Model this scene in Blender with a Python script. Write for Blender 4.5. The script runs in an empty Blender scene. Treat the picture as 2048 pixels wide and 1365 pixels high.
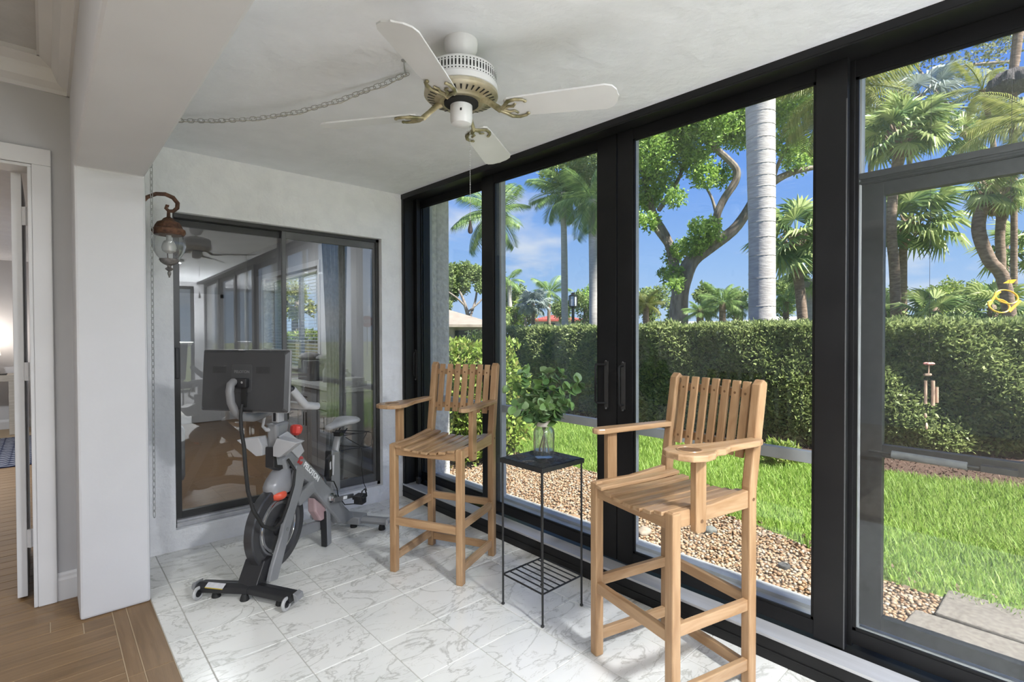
import bpy, bmesh, math, random
import numpy as np
from mathutils import Vector, Matrix
random.seed(7)
RNG = np.random.default_rng(7)
scene = bpy.context.scene
COL = scene.collection
PI = math.pi

# ---------------------------------------------------------------- camera
FPX = 1028.0
YAW, PIT, ROL = math.radians(42.25), math.radians(-.82), math.radians(-.17)
EYE = Vector((0, 0, 1.45))
_f = Vector((math.sin(YAW) * math.cos(PIT), math.cos(YAW) * math.cos(PIT), math.sin(PIT)))
_r0 = Vector((math.cos(YAW), -math.sin(YAW), 0))
_u0 = _r0.cross(_f)
_r = _r0 * math.cos(ROL) + _u0 * math.sin(ROL)
_u = _u0 * math.cos(ROL) - _r0 * math.sin(ROL)
cam_d = bpy.data.cameras.new('camera')
cam_d.sensor_fit = 'HORIZONTAL'
cam_d.sensor_width = 36.0
cam_d.lens = FPX / 2048 * 36.0
cam_d.clip_start = .02
cam_d.clip_end = 500
cam = bpy.data.objects.new('camera', cam_d)
COL.objects.link(cam)
m = Matrix((_r, _u, -_f)).transposed().to_4x4()
m.translation = EYE
cam.matrix_world = m
scene.camera = cam


def at(px, py, depth):
    """point of the place seen in direction (px, py) of the 2048x1365 frame, `depth` metres in front of the eye"""
    return EYE + depth * (_f + _r * ((px - 1024) / FPX) - _u * ((py - 682.5) / FPX))


def ground(px, depth, z=0.0):
    p = at(px, 665, depth)
    return Vector((p.x, p.y, z))


# ---------------------------------------------------------------- sky, sun, exposure
scene.view_settings.view_transform = 'Standard'
scene.view_settings.look = 'None'
scene.view_settings.gamma = 1.0
scene.view_settings.use_curve_mapping = False
scene.view_settings.exposure = 0.78
SKY_GAIN, SUN_GAIN = .67, 10.2
world = bpy.data.worlds.new('sky')
scene.world = world
world.use_nodes = True
wn, wl = world.node_tree.nodes, world.node_tree.links
wn.clear()
tc = wn.new('ShaderNodeTexCoord')
sep = wn.new('ShaderNodeSeparateXYZ')
wl.new(tc.outputs['Generated'], sep.inputs[0])
ramp = wn.new('ShaderNodeValToRGB')
wl.new(sep.outputs['Z'], ramp.inputs[0])
cr = ramp.color_ramp
cr.elements[0].position = 0.0
cr.elements[0].color = (.56, .74, 1.0, 1)
cr.elements[1].position = 1.0
cr.elements[1].color = (.05, .15, .62, 1)
for p_, c_ in ((.12, (.36, .59, 1.0)), (.28, (.18, .40, .98)), (.45, (.09, .26, .92))):
    e_ = cr.elements.new(p_)
    e_.color = c_ + (1,)
mp = wn.new('ShaderNodeMapping')
mp.inputs['Scale'].default_value = (1, 1, 2.6)
wl.new(tc.outputs['Generated'], mp.inputs[0])
nz = wn.new('ShaderNodeTexNoise')
nz.inputs['Scale'].default_value = 3.1
nz.inputs['Detail'].default_value = 7
nz.inputs['Roughness'].default_value = .55
wl.new(mp.outputs[0], nz.inputs[0])
cr2 = wn.new('ShaderNodeValToRGB')
cr2.color_ramp.elements[0].position = .54
cr2.color_ramp.elements[0].color = (0, 0, 0, 1)
cr2.color_ramp.elements[1].position = .68
cr2.color_ramp.elements[1].color = (.9, .9, .9, 1)
wl.new(nz.outputs[0], cr2.inputs[0])
mx = wn.new('ShaderNodeMixRGB')
mx.inputs[2].default_value = (.93, .95, 1.0, 1)
wl.new(cr2.outputs[0], mx.inputs[0])
wl.new(ramp.outputs[0], mx.inputs[1])
bg = wn.new('ShaderNodeBackground')
bg.inputs['Strength'].default_value = SKY_GAIN
wl.new(mx.outputs[0], bg.inputs['Color'])
wo = wn.new('ShaderNodeOutputWorld')
wl.new(bg.outputs[0], wo.inputs['Surface'])

sun_d = bpy.data.lights.new('sun', 'SUN')
sun_d.energy = SUN_GAIN
sun_d.angle = math.radians(1.2)
sun_d.color = (1.0, .96, .88)
sun = bpy.data.objects.new('sun', sun_d)
COL.objects.link(sun)
sun.location = (5, -30, 45)
sun.rotation_euler = Vector((-.10, .82, -1.22)).to_track_quat('-Z', 'Y').to_euler()


# ---------------------------------------------------------------- materials
def _nodes(name):
    m_ = bpy.data.materials.new(name)
    m_.use_nodes = True
    n_, l_ = m_.node_tree.nodes, m_.node_tree.links
    n_.clear()
    out = n_.new('ShaderNodeOutputMaterial')
    return m_, n_, l_, out


def rgba(c):
    return (c[0], c[1], c[2], 1)


def mat(name, c1, c2=None, scale=6., detail=4., rough=.5, metal=0., bump=0., bscale=None, spec=.5, stretch=(1, 1, 1),
        coord='Object', lo=.35, hi=.65, vary=0., coat=0., bdist=.01, rseed=False, dist=0.):
    m_, n, l, out = _nodes(name)
    b = n.new('ShaderNodeBsdfPrincipled')
    b.inputs['Roughness'].default_value = rough
    b.inputs['Metallic'].default_value = metal
    b.inputs['Specular IOR Level'].default_value = spec
    b.inputs['Coat Weight'].default_value = coat
    b.inputs['Base Color'].default_value = rgba(c1)
    l.new(b.outputs[0], out.inputs[0])
    t = n.new('ShaderNodeTexCoord')
    mpn = n.new('ShaderNodeMapping')
    mpn.inputs['Scale'].default_value = stretch
    l.new(t.outputs[coord], mpn.inputs[0])
    vec = mpn.outputs[0]
    if rseed:
        oi = n.new('ShaderNodeObjectInfo')
        mul = n.new('ShaderNodeMath')
        mul.operation = 'MULTIPLY'
        mul.inputs[1].default_value = 97.3
        l.new(oi.outputs['Random'], mul.inputs[0])
        ad = n.new('ShaderNodeVectorMath')
        ad.operation = 'ADD'
        l.new(vec, ad.inputs[0])
        l.new(mul.outputs[0], ad.inputs[1])
        vec = ad.outputs[0]
    if c2 is not None:
        nt = n.new('ShaderNodeTexNoise')
        nt.inputs['Scale'].default_value = scale
        nt.inputs['Detail'].default_value = detail
        nt.inputs['Distortion'].default_value = dist
        l.new(vec, nt.inputs[0])
        r_ = n.new('ShaderNodeValToRGB')
        r_.color_ramp.elements[0].position = lo
        r_.color_ramp.elements[0].color = rgba(c1)
        r_.color_ramp.elements[1].position = hi
        r_.color_ramp.elements[1].color = rgba(c2)
        l.new(nt.outputs[0], r_.inputs[0])
        colr = r_.outputs[0]
        if vary:
            oi2 = n.new('ShaderNodeObjectInfo')
            hs = n.new('ShaderNodeHueSaturation')
            mr = n.new('ShaderNodeMapRange')
            mr.inputs[3].default_value = 1 - vary
            mr.inputs[4].default_value = 1 + vary
            l.new(oi2.outputs['Random'], mr.inputs[0])
            l.new(mr.outputs[0], hs.inputs['Value'])
            l.new(colr, hs.inputs['Color'])
            colr = hs.outputs[0]
        l.new(colr, b.inputs['Base Color'])
    if bump:
        nb = n.new('ShaderNodeTexNoise')
        nb.inputs['Scale'].default_value = bscale or scale
        nb.inputs['Detail'].default_value = 5
        l.new(vec, nb.inputs[0])
        bp = n.new('ShaderNodeBump')
        bp.inputs['Strength'].default_value = bump
        bp.inputs['Distance'].default_value = bdist
        l.new(nb.outputs[0], bp.inputs['Height'])
        l.new(bp.outputs[0], b.inputs['Normal'])
    return m_


def leafmat(name, cols, trans=.35, rough=.5, gloss=.0):
    """leaf colours vary per leaf; part of the light passes through"""
    m_, n, l, out = _nodes(name)
    g = n.new('ShaderNodeNewGeometry')
    r_ = n.new('ShaderNodeValToRGB')
    els = r_.color_ramp.elements
    els[0].color = rgba(cols[0])
    els[1].color = rgba(cols[-1])
    for i, c in enumerate(cols[1:-1]):
        e = els.new((i + 1) / (len(cols) - 1))
        e.color = rgba(c)
    l.new(g.outputs['Random Per Island'], r_.inputs[0])
    b = n.new('ShaderNodeBsdfPrincipled')
    b.inputs['Roughness'].default_value = rough
    b.inputs['Specular IOR Level'].default_value = .35
    l.new(r_.outputs[0], b.inputs['Base Color'])
    t = n.new('ShaderNodeBsdfTranslucent')
    l.new(r_.outputs[0], t.inputs[0])
    mxs = n.new('ShaderNodeMixShader')
    mxs.inputs[0].default_value = trans
    l.new(b.outputs[0], mxs.inputs[1])
    l.new(t.outputs[0], mxs.inputs[2])
    l.new(mxs.outputs[0], out.inputs[0])
    return m_


def glassmat(name, tint=(.96, .97, .96), base=.04, haze=0., hazecol=(.8, .8, .8), power=5., rough=0.):
    """clear sheet glass: transmits straight, reflects by angle, a little dust on it"""
    m_, n, l, out = _nodes(name)
    lw = n.new('ShaderNodeLayerWeight')
    lw.inputs[0].default_value = .5
    pw = n.new('ShaderNodeMath')
    pw.operation = 'POWER'
    pw.inputs[1].default_value = power
    l.new(lw.outputs['Facing'], pw.inputs[0])
    ma = n.new('ShaderNodeMath')
    ma.operation = 'MULTIPLY_ADD'
    ma.inputs[1].default_value = .9
    ma.inputs[2].default_value = base
    l.new(pw.outputs[0], ma.inputs[0])
    tr = n.new('ShaderNodeBsdfTransparent')
    tr.inputs[0].default_value = rgba(tint)
    gl = n.new('ShaderNodeBsdfGlossy')
    gl.inputs['Roughness'].default_value = rough
    mxs = n.new('ShaderNodeMixShader')
    l.new(ma.outputs[0], mxs.inputs[0])
    l.new(tr.outputs[0], mxs.inputs[1])
    l.new(gl.outputs[0], mxs.inputs[2])
    last = mxs.outputs[0]
    if haze:
        tl = n.new('ShaderNodeBsdfTranslucent')
        tl.inputs[0].default_value = rgba(hazecol)
        m2 = n.new('ShaderNodeMixShader')
        m2.inputs[0].default_value = haze
        l.new(last, m2.inputs[1])
        l.new(tl.outputs[0], m2.inputs[2])
        last = m2.outputs[0]
    l.new(last, out.inputs[0])
    return m_


def emitmat(name, col, s):
    m_, n, l, out = _nodes(name)
    e = n.new('ShaderNodeEmission')
    e.inputs[0].default_value = rgba(col)
    e.inputs[1].default_value = s
    l.new(e.outputs[0], out.inputs[0])
    return m_


def marblemat():
    m_, n, l, out = _nodes('marble')
    b = n.new('ShaderNodeBsdfPrincipled')
    b.inputs['Roughness'].default_value = .22
    b.inputs['Specular IOR Level'].default_value = .45
    l.new(b.outputs[0], out.inputs[0])
    t = n.new('ShaderNodeTexCoord')
    oi = n.new('ShaderNodeObjectInfo')
    mul = n.new('ShaderNodeMath')
    mul.operation = 'MULTIPLY'
    mul.inputs[1].default_value = 83.1
    l.new(oi.outputs['Random'], mul.inputs[0])
    mpn = n.new('ShaderNodeMapping')
    mpn.inputs['Rotation'].default_value = (0, 0, .5)
    mpn.inputs['Scale'].default_value = (1., 2.1, 1)
    l.new(t.outputs['Object'], mpn.inputs[0])
    ad = n.new('ShaderNodeVectorMath')
    ad.operation = 'ADD'
    l.new(mpn.outputs[0], ad.inputs[0])
    l.new(mul.outputs[0], ad.inputs[1])
    # thin veins: ridges of a distorted noise
    col = None
    for sc_, w0, dk, dd in ((1.7, .020, .62, 1.3), (4.2, .012, .78, .9)):
        nt = n.new('ShaderNodeTexNoise')
        nt.inputs['Scale'].default_value = sc_
        nt.inputs['Detail'].default_value = 6
        nt.inputs['Roughness'].default_value = .58
        nt.inputs['Distortion'].default_value = dd
        l.new(ad.outputs[0], nt.inputs[0])
        s1 = n.new('ShaderNodeMath')
        s1.operation = 'SUBTRACT'
        s1.inputs[1].default_value = .5
        l.new(nt.outputs[0], s1.inputs[0])
        s2 = n.new('ShaderNodeMath')
        s2.operation = 'ABSOLUTE'
        l.new(s1.outputs[0], s2.inputs[0])
        rr = n.new('ShaderNodeValToRGB')
        rr.color_ramp.elements[0].position = 0
        rr.color_ramp.elements[0].color = (dk * .97, dk * .96, dk * .92, 1)
        rr.color_ramp.elements[1].position = w0
        rr.color_ramp.elements[1].color = (1, 1, 1, 1)
        l.new(s2.outputs[0], rr.inputs[0])
        if col is None:
            col = rr.outputs[0]
        else:
            mm = n.new('ShaderNodeMixRGB')
            mm.blend_type = 'MULTIPLY'
            mm.inputs[0].default_value = 1
            l.new(col, mm.inputs[1])
            l.new(rr.outputs[0], mm.inputs[2])
            col = mm.outputs[0]
    nb = n.new('ShaderNodeTexNoise')
    nb.inputs['Scale'].default_value = 1.6
    nb.inputs['Detail'].default_value = 3
    l.new(ad.outputs[0], nb.inputs[0])
    rb = n.new('ShaderNodeValToRGB')
    rb.color_ramp.elements[0].position = .30
    rb.color_ramp.elements[0].color = (.70, .70, .665, 1)
    rb.color_ramp.elements[1].position = .6
    rb.color_ramp.elements[1].color = (.80, .79, .75, 1)
    l.new(nb.outputs[0], rb.inputs[0])
    mm = n.new('ShaderNodeMixRGB')
    mm.blend_type = 'MULTIPLY'
    mm.inputs[0].default_value = .8
    l.new(rb.outputs[0], mm.inputs[1])
    l.new(col, mm.inputs[2])
    l.new(mm.outputs[0], b.inputs['Base Color'])
    return m_


def woodmat(name, c1, c2, axis, rough=.45, vary=.1, scale=3., k=14., spec=.4):
    st = [k, k, k]
    st[axis] = 1.
    return mat(name, c1, c2, scale=scale, detail=6, rough=rough, stretch=tuple(st), vary=vary, rseed=True, lo=.3, hi=.72,
               bump=.08, bscale=scale * 2, bdist=.002, spec=spec, dist=.6)


MT = {}
MT['marble'] = marblemat()
MT['grout'] = mat('grout', (.50, .49, .45), rough=.9)
MT['stucco'] = mat('stucco', (.79, .79, .80), (.84, .84, .845), scale=9, rough=.75, bump=.7, bscale=15, bdist=.024)
MT['ceil'] = mat('ceiling_paint', (.80, .815, .85), (.84, .855, .89), scale=6, rough=.8, bump=.5, bscale=12, bdist=.018)
MT['paint'] = mat('wall_paint', (.58, .58, .595), (.61, .61, .625), scale=2.2, rough=.6, bump=.06, bscale=30)
MT['paint_grey'] = mat('grey_wall_paint', (.47, .47, .48), (.52, .52, .53), scale=2, rough=.7, bump=.05, bscale=30)
MT['trim'] = mat('white_trim', (.64, .64, .65), (.68, .68, .69), scale=3, rough=.4)
MT['extstucco'] = mat('outside_stucco', (.62, .60, .56), (.80, .78, .73), scale=22, rough=.9, bump=.9, bscale=24, bdist=.03)
MT['black'] = mat('black_aluminium', (.007, .007, .0075), (.010, .010, .0105), scale=4, rough=.4, spec=.3)
MT['bronze'] = mat('bronze_aluminium', (.030, .029, .028), (.04, .039, .037), scale=4, rough=.35)
MT['silver'] = mat('mill_aluminium', (.48, .48, .49), (.55, .55, .56), scale=30, rough=.42, metal=.35, stretch=(1, .05, 1))
MT['greyalu'] = mat('grey_aluminium', (.43, .435, .45), (.49, .495, .51), scale=12, rough=.5, bump=.1, bscale=200, bdist=.001)
MT['darkalu'] = mat('dark_grey_aluminium', (.022, .023, .024), (.034, .035, .036), scale=40, rough=.55)
MT['glass'] = glassmat('window_glass', haze=.004)
MT['dusty'] = glassmat('dusty_glass', haze=.012, hazecol=(.75, .78, .8))
MT['hazy'] = glassmat('hazy_glass', haze=.03, hazecol=(.75, .78, .8))
MT['jarglass'] = glassmat('jar_glass', tint=(.97, .985, .98), base=.07, haze=.06, hazecol=(.9, .93, .95), power=2.2)
MT['lampglass'] = glassmat('lamp_glass', tint=(.93, .94, .94), base=.09, haze=.08, hazecol=(.9, .9, .9), power=2.0)
MT['screen'] = glassmat('insect_screen', tint=(.955, .955, .955), base=.0, haze=.012, hazecol=(.5, .5, .5), power=40, rough=.5)
MT['plank'] = woodmat('wood_plank', (.17, .098, .042), (.26, .160, .076), 0, rough=.42)
MT['plank_y'] = woodmat('wood_plank_border', (.17, .098, .042), (.25, .154, .074), 1, rough=.42)
MT['fgrout'] = mat('tan_grout', (.42, .32, .21), rough=.9)
MT['teak'] = woodmat('teak', (.30, .168, .080), (.445, .285, .155), 2, rough=.38, vary=.13, scale=4., k=9.)
MT['teak_x'] = woodmat('teak_across', (.30, .168, .080), (.445, .285, .155), 0, rough=.36, vary=.12, scale=4., k=9.)
MT['teak_y'] = woodmat('teak_along', (.33, .192, .096), (.475, .315, .18), 1, rough=.27, vary=.12, scale=4., k=9.)
MT['plug'] = mat('teak_plug', (.16, .085, .04), rough=.5)
MT['iron'] = mat('black_iron', (.012, .012, .012), (.02, .02, .02), scale=30, rough=.5)
MT['ironrelief'] = mat('black_relief', (.012, .012, .012), (.022, .02, .02), scale=26, rough=.38, bump=1., bscale=26, bdist=.02)
MT['white'] = mat('white_enamel', (.66, .66, .66), (.70, .70, .70), scale=5, rough=.35)
MT['brass'] = mat('worn_brass', (.42, .36, .22), (.55, .50, .38), scale=14, rough=.38, metal=.55)
MT['brassdark'] = mat('tarnished_brass', (.16, .15, .07), (.48, .42, .27), scale=22, rough=.4, metal=.5)
MT['dark'] = mat('black_hole', (.008, .008, .008), rough=.8)
MT['rust'] = mat('rust_brown', (.055, .022, .012), (.16, .075, .04), scale=40, rough=.65, bump=.2, bscale=60)
MT['chain'] = mat('chain_grey', (.36, .36, .35), (.46, .46, .45), scale=20, rough=.5, metal=.3)
MT['bikegrey'] = mat('bike_grey', (.21, .213, .22), (.25, .253, .26), scale=5, rough=.38, spec=.5)
MT['bikelight'] = mat('bike_light_grey', (.40, .40, .41), (.46, .46, .47), scale=5, rough=.42)
MT['bikeblack'] = mat('bike_black', (.013, .013, .015), (.02, .02, .022), scale=8, rough=.42)
MT['wheel'] = mat('flywheel_black', (.035, .035, .038), (.05, .05, .053), scale=6, rough=.3)
MT['wheelface'] = mat('flywheel_grey', (.13, .13, .135), (.16, .16, .165), scale=6, rough=.35)
MT['chrome'] = mat('chrome', (.7, .7, .7), rough=.15, metal=1.)
MT['red'] = mat('red_plastic', (.62, .045, .035), (.70, .08, .06), scale=12, rough=.35)
MT['redprint'] = mat('red_print', (.55, .03, .03), rough=.5)
MT['whiteprint'] = mat('white_print', (.85, .85, .85), rough=.5)
MT['screenback'] = mat('screen_back', (.034, .035, .038), (.046, .047, .050), scale=3, rough=.4)
MT['plate'] = mat('screen_plate', (.04, .041, .044), (.05, .051, .054), scale=3, rough=.45)
MT['sticker'] = mat('sticker', (.50, .50, .53), (.60, .60, .62), scale=60, rough=.5)
MT['yellow'] = mat('yellow_stripe', (.50, .36, .03), rough=.5)
MT['clearwheel'] = mat('clear_rubber', (.36, .36, .36), (.46, .46, .46), scale=20, rough=.2)
MT['rubber'] = mat('rubber', (.01, .01, .01), (.016, .016, .016), scale=20, rough=.7)


# ---------------------------------------------------------------- mesh helpers
INV = {}


class MB:
    def __init__(s):
        s.v, s.f = [], []

    def add(s, vs, fs):
        o = len(s.v)
        s.v += [tuple(v) for v in vs]
        s.f += [tuple(i + o for i in f) for f in fs]
        return s

    def box(s, x0, x1, y0, y1, z0, z1):
        return s.hexa([(x0, y0, z0), (x1, y0, z0), (x1, y1, z0), (x0, y1, z0), (x0, y0, z1), (x1, y0, z1), (x1, y1, z1), (x0, y1, z1)])

    def hexa(s, p):
        return s.add(p, [(0, 3, 2, 1), (4, 5, 6, 7), (0, 1, 5, 4), (1, 2, 6, 5), (2, 3, 7, 6), (3, 0, 4, 7)])

    def bar(s, a, b, w, h, up=(0, 0, 1)):
        """straight bar from a to b, w wide sideways, h high along up"""
        a, b = Vector(a), Vector(b)
        d = (b - a).normalized()
        up = Vector(up)
        sd = d.cross(up).normalized()
        uu = sd.cross(d).normalized()
        sd, uu = sd * w / 2, uu * h / 2
        return s.hexa([a - sd - uu, b - sd - uu, b + sd - uu, a + sd - uu, a - sd + uu, b - sd + uu, b + sd + uu, a + sd + uu])

    def prism(s, poly, fn, w0, w1):
        """polygon (u, v) pushed from w0 to w1 with fn(u, v, w) -> point"""
        n = len(poly)
        vs = [fn(u, v, w0) for u, v in poly] + [fn(u, v, w1) for u, v in poly]
        fs = [tuple(range(n))[::-1], tuple(range(n, 2 * n))]
        fs += [(i, (i + 1) % n, n + (i + 1) % n, n + i) for i in range(n)]
        return s.add(vs, fs)

    def tube(s, pts, r, n=8, cap=True, flat=1.):
        pts = [Vector(p) for p in pts]
        if not hasattr(r, '__len__'):
            r = [r] * len(pts)
        vs, fs = [], []
        t0 = (pts[1] - pts[0]).normalized()
        ref = Vector((0, 0, 1)) if abs(t0.z) < .9 else Vector((1, 0, 0))
        nrm = t0.cross(ref).normalized()
        for i, p in enumerate(pts):
            if i == 0:
                t = t0
            elif i == len(pts) - 1:
                t = (pts[i] - pts[i - 1]).normalized()
            else:
                t = ((pts[i + 1] - p).normalized() + (p - pts[i - 1]).normalized()).normalized()
            nrm = (nrm - t * nrm.dot(t)).normalized()
            bn = t.cross(nrm)
            for k in range(n):
                a = 2 * PI * k / n
                vs.append(p + (nrm * math.cos(a) + bn * math.sin(a) * flat) * r[i])
        for i in range(len(pts) - 1):
            for k in range(n):
                a, b = i * n + k, i * n + (k + 1) % n
                fs.append((a, b, b + n, a + n))
        if cap:
            fs.append(tuple(range(n))[::-1])
            e = (len(pts) - 1) * n
            fs.append(tuple(range(e, e + n)))
        return s.add(vs, fs)

    def lathe(s, prof, n=24, M=None):
        M = M or Matrix.Identity(4)
        vs, fs = [], []
        for r, z in prof:
            for k in range(n):
                a = 2 * PI * k / n
                vs.append(M @ Vector((r * math.cos(a), r * math.sin(a), z)))
        for i in range(len(prof) - 1):
            for k in range(n):
                a, b = i * n + k, i * n + (k + 1) % n
                fs.append((a, b, b + n, a + n))
        if prof[0][0] > 1e-5:
            fs.append(tuple(range(n))[::-1])
        if prof[-1][0] > 1e-5:
            e = (len(prof) - 1) * n
            fs.append(tuple(range(e, e + n)))
        return s.add(vs, fs)

    def torus(s, R, r, M=None, n=16, k=6, ell=1.):
        M = M or Matrix.Identity(4)
        vs, fs = [], []
        for i in range(n):
            a = 2 * PI * i / n
            for j in range(k):
                b = 2 * PI * j / k
                q = R + r * math.cos(b)
                vs.append(M @ Vector((q * math.cos(a) + (ell if math.cos(a) > 0 else -ell) * (1 if abs(math.cos(a)) > .01 else 0) * 0, q * math.sin(a), r * math.sin(b))))
        for i in range(n):
            for j in range(k):
                fs.append((i * k + j, ((i + 1) % n) * k + j, ((i + 1) % n) * k + (j + 1) % k, i * k + (j + 1) % k))
        return s.add(vs, fs)

    def ball(s, c, r, n=12, m_=8):
        rx, ry, rz = r if hasattr(r, '__len__') else (r, r, r)
        M = Matrix.Translation(Vector(c)) @ Matrix.Diagonal((rx, ry, rz, 1))
        return s.lathe([(max(math.sin(PI * i / m_), 0 if 0 < i < m_ else 1e-6), -math.cos(PI * i / m_)) for i in range(m_ + 1)], n, M)

    def mesh(s, name, smooth=False, fix=True, ang=35):
        me = bpy.data.meshes.new(name)
        me.from_pydata(s.v, [], s.f)
        if fix:
            b = bmesh.new()
            b.from_mesh(me)
            bmesh.ops.recalc_face_normals(b, faces=b.faces)
            b.to_mesh(me)
            b.free()
        if smooth:
            me.shade_smooth()
            me.set_sharp_from_angle(angle=math.radians(ang))
        return me

    def build(s, name, m_, parent=None, smooth=False, bevel=0., fix=True, ang=35):
        return put(name, s.mesh(name, smooth, fix, ang), m_, parent, bevel)


def put(name, me, m_, parent=None, bevel=0.):
    if m_ is not None and not me.materials:
        me.materials.append(MT[m_] if isinstance(m_, str) else m_)
    o = bpy.data.objects.new(name, me)
    COL.objects.link(o)
    if parent is not None:
        o.parent = parent
        if parent.name in INV:
            o.matrix_parent_inverse = INV[parent.name]
    if bevel:
        bv = o.modifiers.new('bevel', 'BEVEL')
        bv.width = bevel
        bv.segments = 2
        bv.limit_method = 'ANGLE'
        bv.angle_limit = math.radians(40)
    return o


def tag(o, label=None, cat=None, group=None, kind=None):
    if label:
        o['label'] = label
    if cat:
        o['category'] = cat
    if group:
        o['group'] = group
    if kind:
        o['kind'] = kind
    return o


def thing(name, label, cat, loc=(0, 0, 0), rz=0., group=None, local=False):
    """an Empty at the thing's base; parts are given in world space unless local"""
    o = bpy.data.objects.new(name, None)
    o.empty_display_size = .1
    COL.objects.link(o)
    M = Matrix.Translation(Vector(loc)) @ Matrix.Rotation(rz, 4, 'Z')
    o.matrix_world = M
    if not local:
        INV[o.name] = M.inverted()
    return tag(o, label, cat, group)


def struct(o):
    return tag(o, kind='structure')


def copy_tree(o, kids, parent=None):
    c = o.copy()
    COL.objects.link(c)
    if parent is not None:
        c.parent = parent
    for ch in kids.get(o.name, ()):
        copy_tree(ch, kids, c)
    return c


def kidmap():
    k = {}
    for o in COL.objects:
        if o.parent:
            k.setdefault(o.parent.name, []).append(o)
    return k


def text_mesh(body, size, M, extrude=.0008, bold=0.):
    cu = bpy.data.curves.new('lettering', 'FONT')
    cu.body = body
    cu.size = size
    cu.align_x = 'CENTER'
    cu.align_y = 'CENTER'
    cu.extrude = extrude
    cu.offset = bold
    o = bpy.data.objects.new('lettering', cu)
    COL.objects.link(o)
    dg = bpy.context.evaluated_depsgraph_get()
    dg.update()
    me = bpy.data.meshes.new_from_object(o.evaluated_get(dg))
    bpy.data.objects.remove(o)
    me.transform(M)
    return me


def frame_M(o, e1, e2):
    e1, e2 = Vector(e1).normalized(), Vector(e2).normalized()
    n = e1.cross(e2)
    M = Matrix((e1, e2, n)).transposed().to_4x4()
    M.translation = Vector(o)
    return M


def npmesh(name, V, F, m_, parent=None, smooth=False):
    """mesh from numpy arrays, F (n, 3) or (n, 4)"""
    me = bpy.data.meshes.new(name)
    V = np.asarray(V, np.float32)
    F = np.asarray(F, np.int32)
    k = F.shape[1]
    me.vertices.add(len(V))
    me.vertices.foreach_set('co', V.ravel())
    me.loops.add(F.size)
    me.loops.foreach_set('vertex_index', F.ravel())
    me.polygons.add(len(F))
    me.polygons.foreach_set('loop_start', np.arange(0, F.size, k, dtype=np.int32))
    me.polygons.foreach_set('loop_total', np.full(len(F), k, np.int32))
    me.update(calc_edges=True)
    if smooth:
        me.shade_smooth()
    return put(name, me, m_, parent)


# ---------------------------------------------------------------- room shell
def ceil_z(y):
    return 2.61 + .0186 * y


XW, YB = 2.35, 4.05
fl = struct(MB().box(.41, 2.62, -4.0, 4.25, -.08, -.0035).build('floor', 'grout'))
xs = [.411] + [.518 + .316 * k for k in range(0, 6)] + [XW + .25]
ys = [-4.0] + [1.84 + .3375 * k for k in range(-17, 7)] + [YB + .01]
cache = {}


def tile(parent, name, m_, x0, x1, y0, y1, g, top, th, bev=.0015):
    w, h = round(x1 - x0 - g, 4), round(y1 - y0 - g, 4)
    key = (m_, w, h, th)
    if key not in cache:
        b_ = bev
        vs = []
        for zz, i in ((-th, 0), (-b_, 0), (0, b_)):
            vs += [(-w / 2 + i, -h / 2 + i, zz), (w / 2 - i, -h / 2 + i, zz), (w / 2 - i, h / 2 - i, zz), (-w / 2 + i, h / 2 - i, zz)]
        fs = [(8, 9, 10, 11)]
        for r_ in (0, 4):
            fs += [(r_ + k, r_ + (k + 1) % 4, r_ + 4 + (k + 1) % 4, r_ + 4 + k) for k in range(4)]
        cache[key] = MB().add(vs, fs).mesh(name, fix=False)
    o = put(name, cache[key], m_, parent)
    o.location = ((x0 + x1) / 2, (y0 + y1) / 2, top)
    return o


for i in range(len(xs) - 1):
    for j in range(len(ys) - 1):
        if xs[i + 1] - xs[i] > .02 and ys[j + 1] - ys[j] > .02:
            tile(fl, 'tile', 'marble', xs[i], xs[i + 1], ys[j], ys[j + 1], .004, random.uniform(-.0004, .0004), .012)

flv = struct(MB().box(-4.6, .41, -4.1, 11.2, -.08, -.0022).build('floor', 'fgrout'))
for x0, x1, m_ in ((.242, .301, 'plank_y'), (.301, .410, 'plank_y')):
    for k in range(-3, 3):
        y0 = 2.69 + .9 * k
        y1 = min(y0 + .9, 3.73)
        if y1 > -.5 and y0 < 3.7:
            tile(flv, 'plank', m_, x0, x1, y0, y1, .0045, 0, .012)
rows = int((8.4 - 1.25) / .1235)
for k in range(rows):
    y0 = 1.255 + .1235 * k
    xe = .242 if y0 < 3.36 else .13
    if y0 > 3.7:
        xe = -.02
    x1 = xe
    ln = .118 if abs(y0 - 3.229) < .03 else (.24 if abs(y0 - 3.352) < .03 else random.uniform(.35, .9))
    while x1 > -1.7:
        x0 = x1 - ln
        tile(flv, 'plank', 'plank', x0, x1, y0, y0 + .1235, .0042, random.uniform(-.0006, 0), .012)
        x1 = x0
        ln = .9


def walls(name, m_, boxes, bevel=0.):
    b = MB()
    for q in boxes:
        b.box(*q)
    return struct(b.build(name, m_, bevel=bevel))


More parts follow.
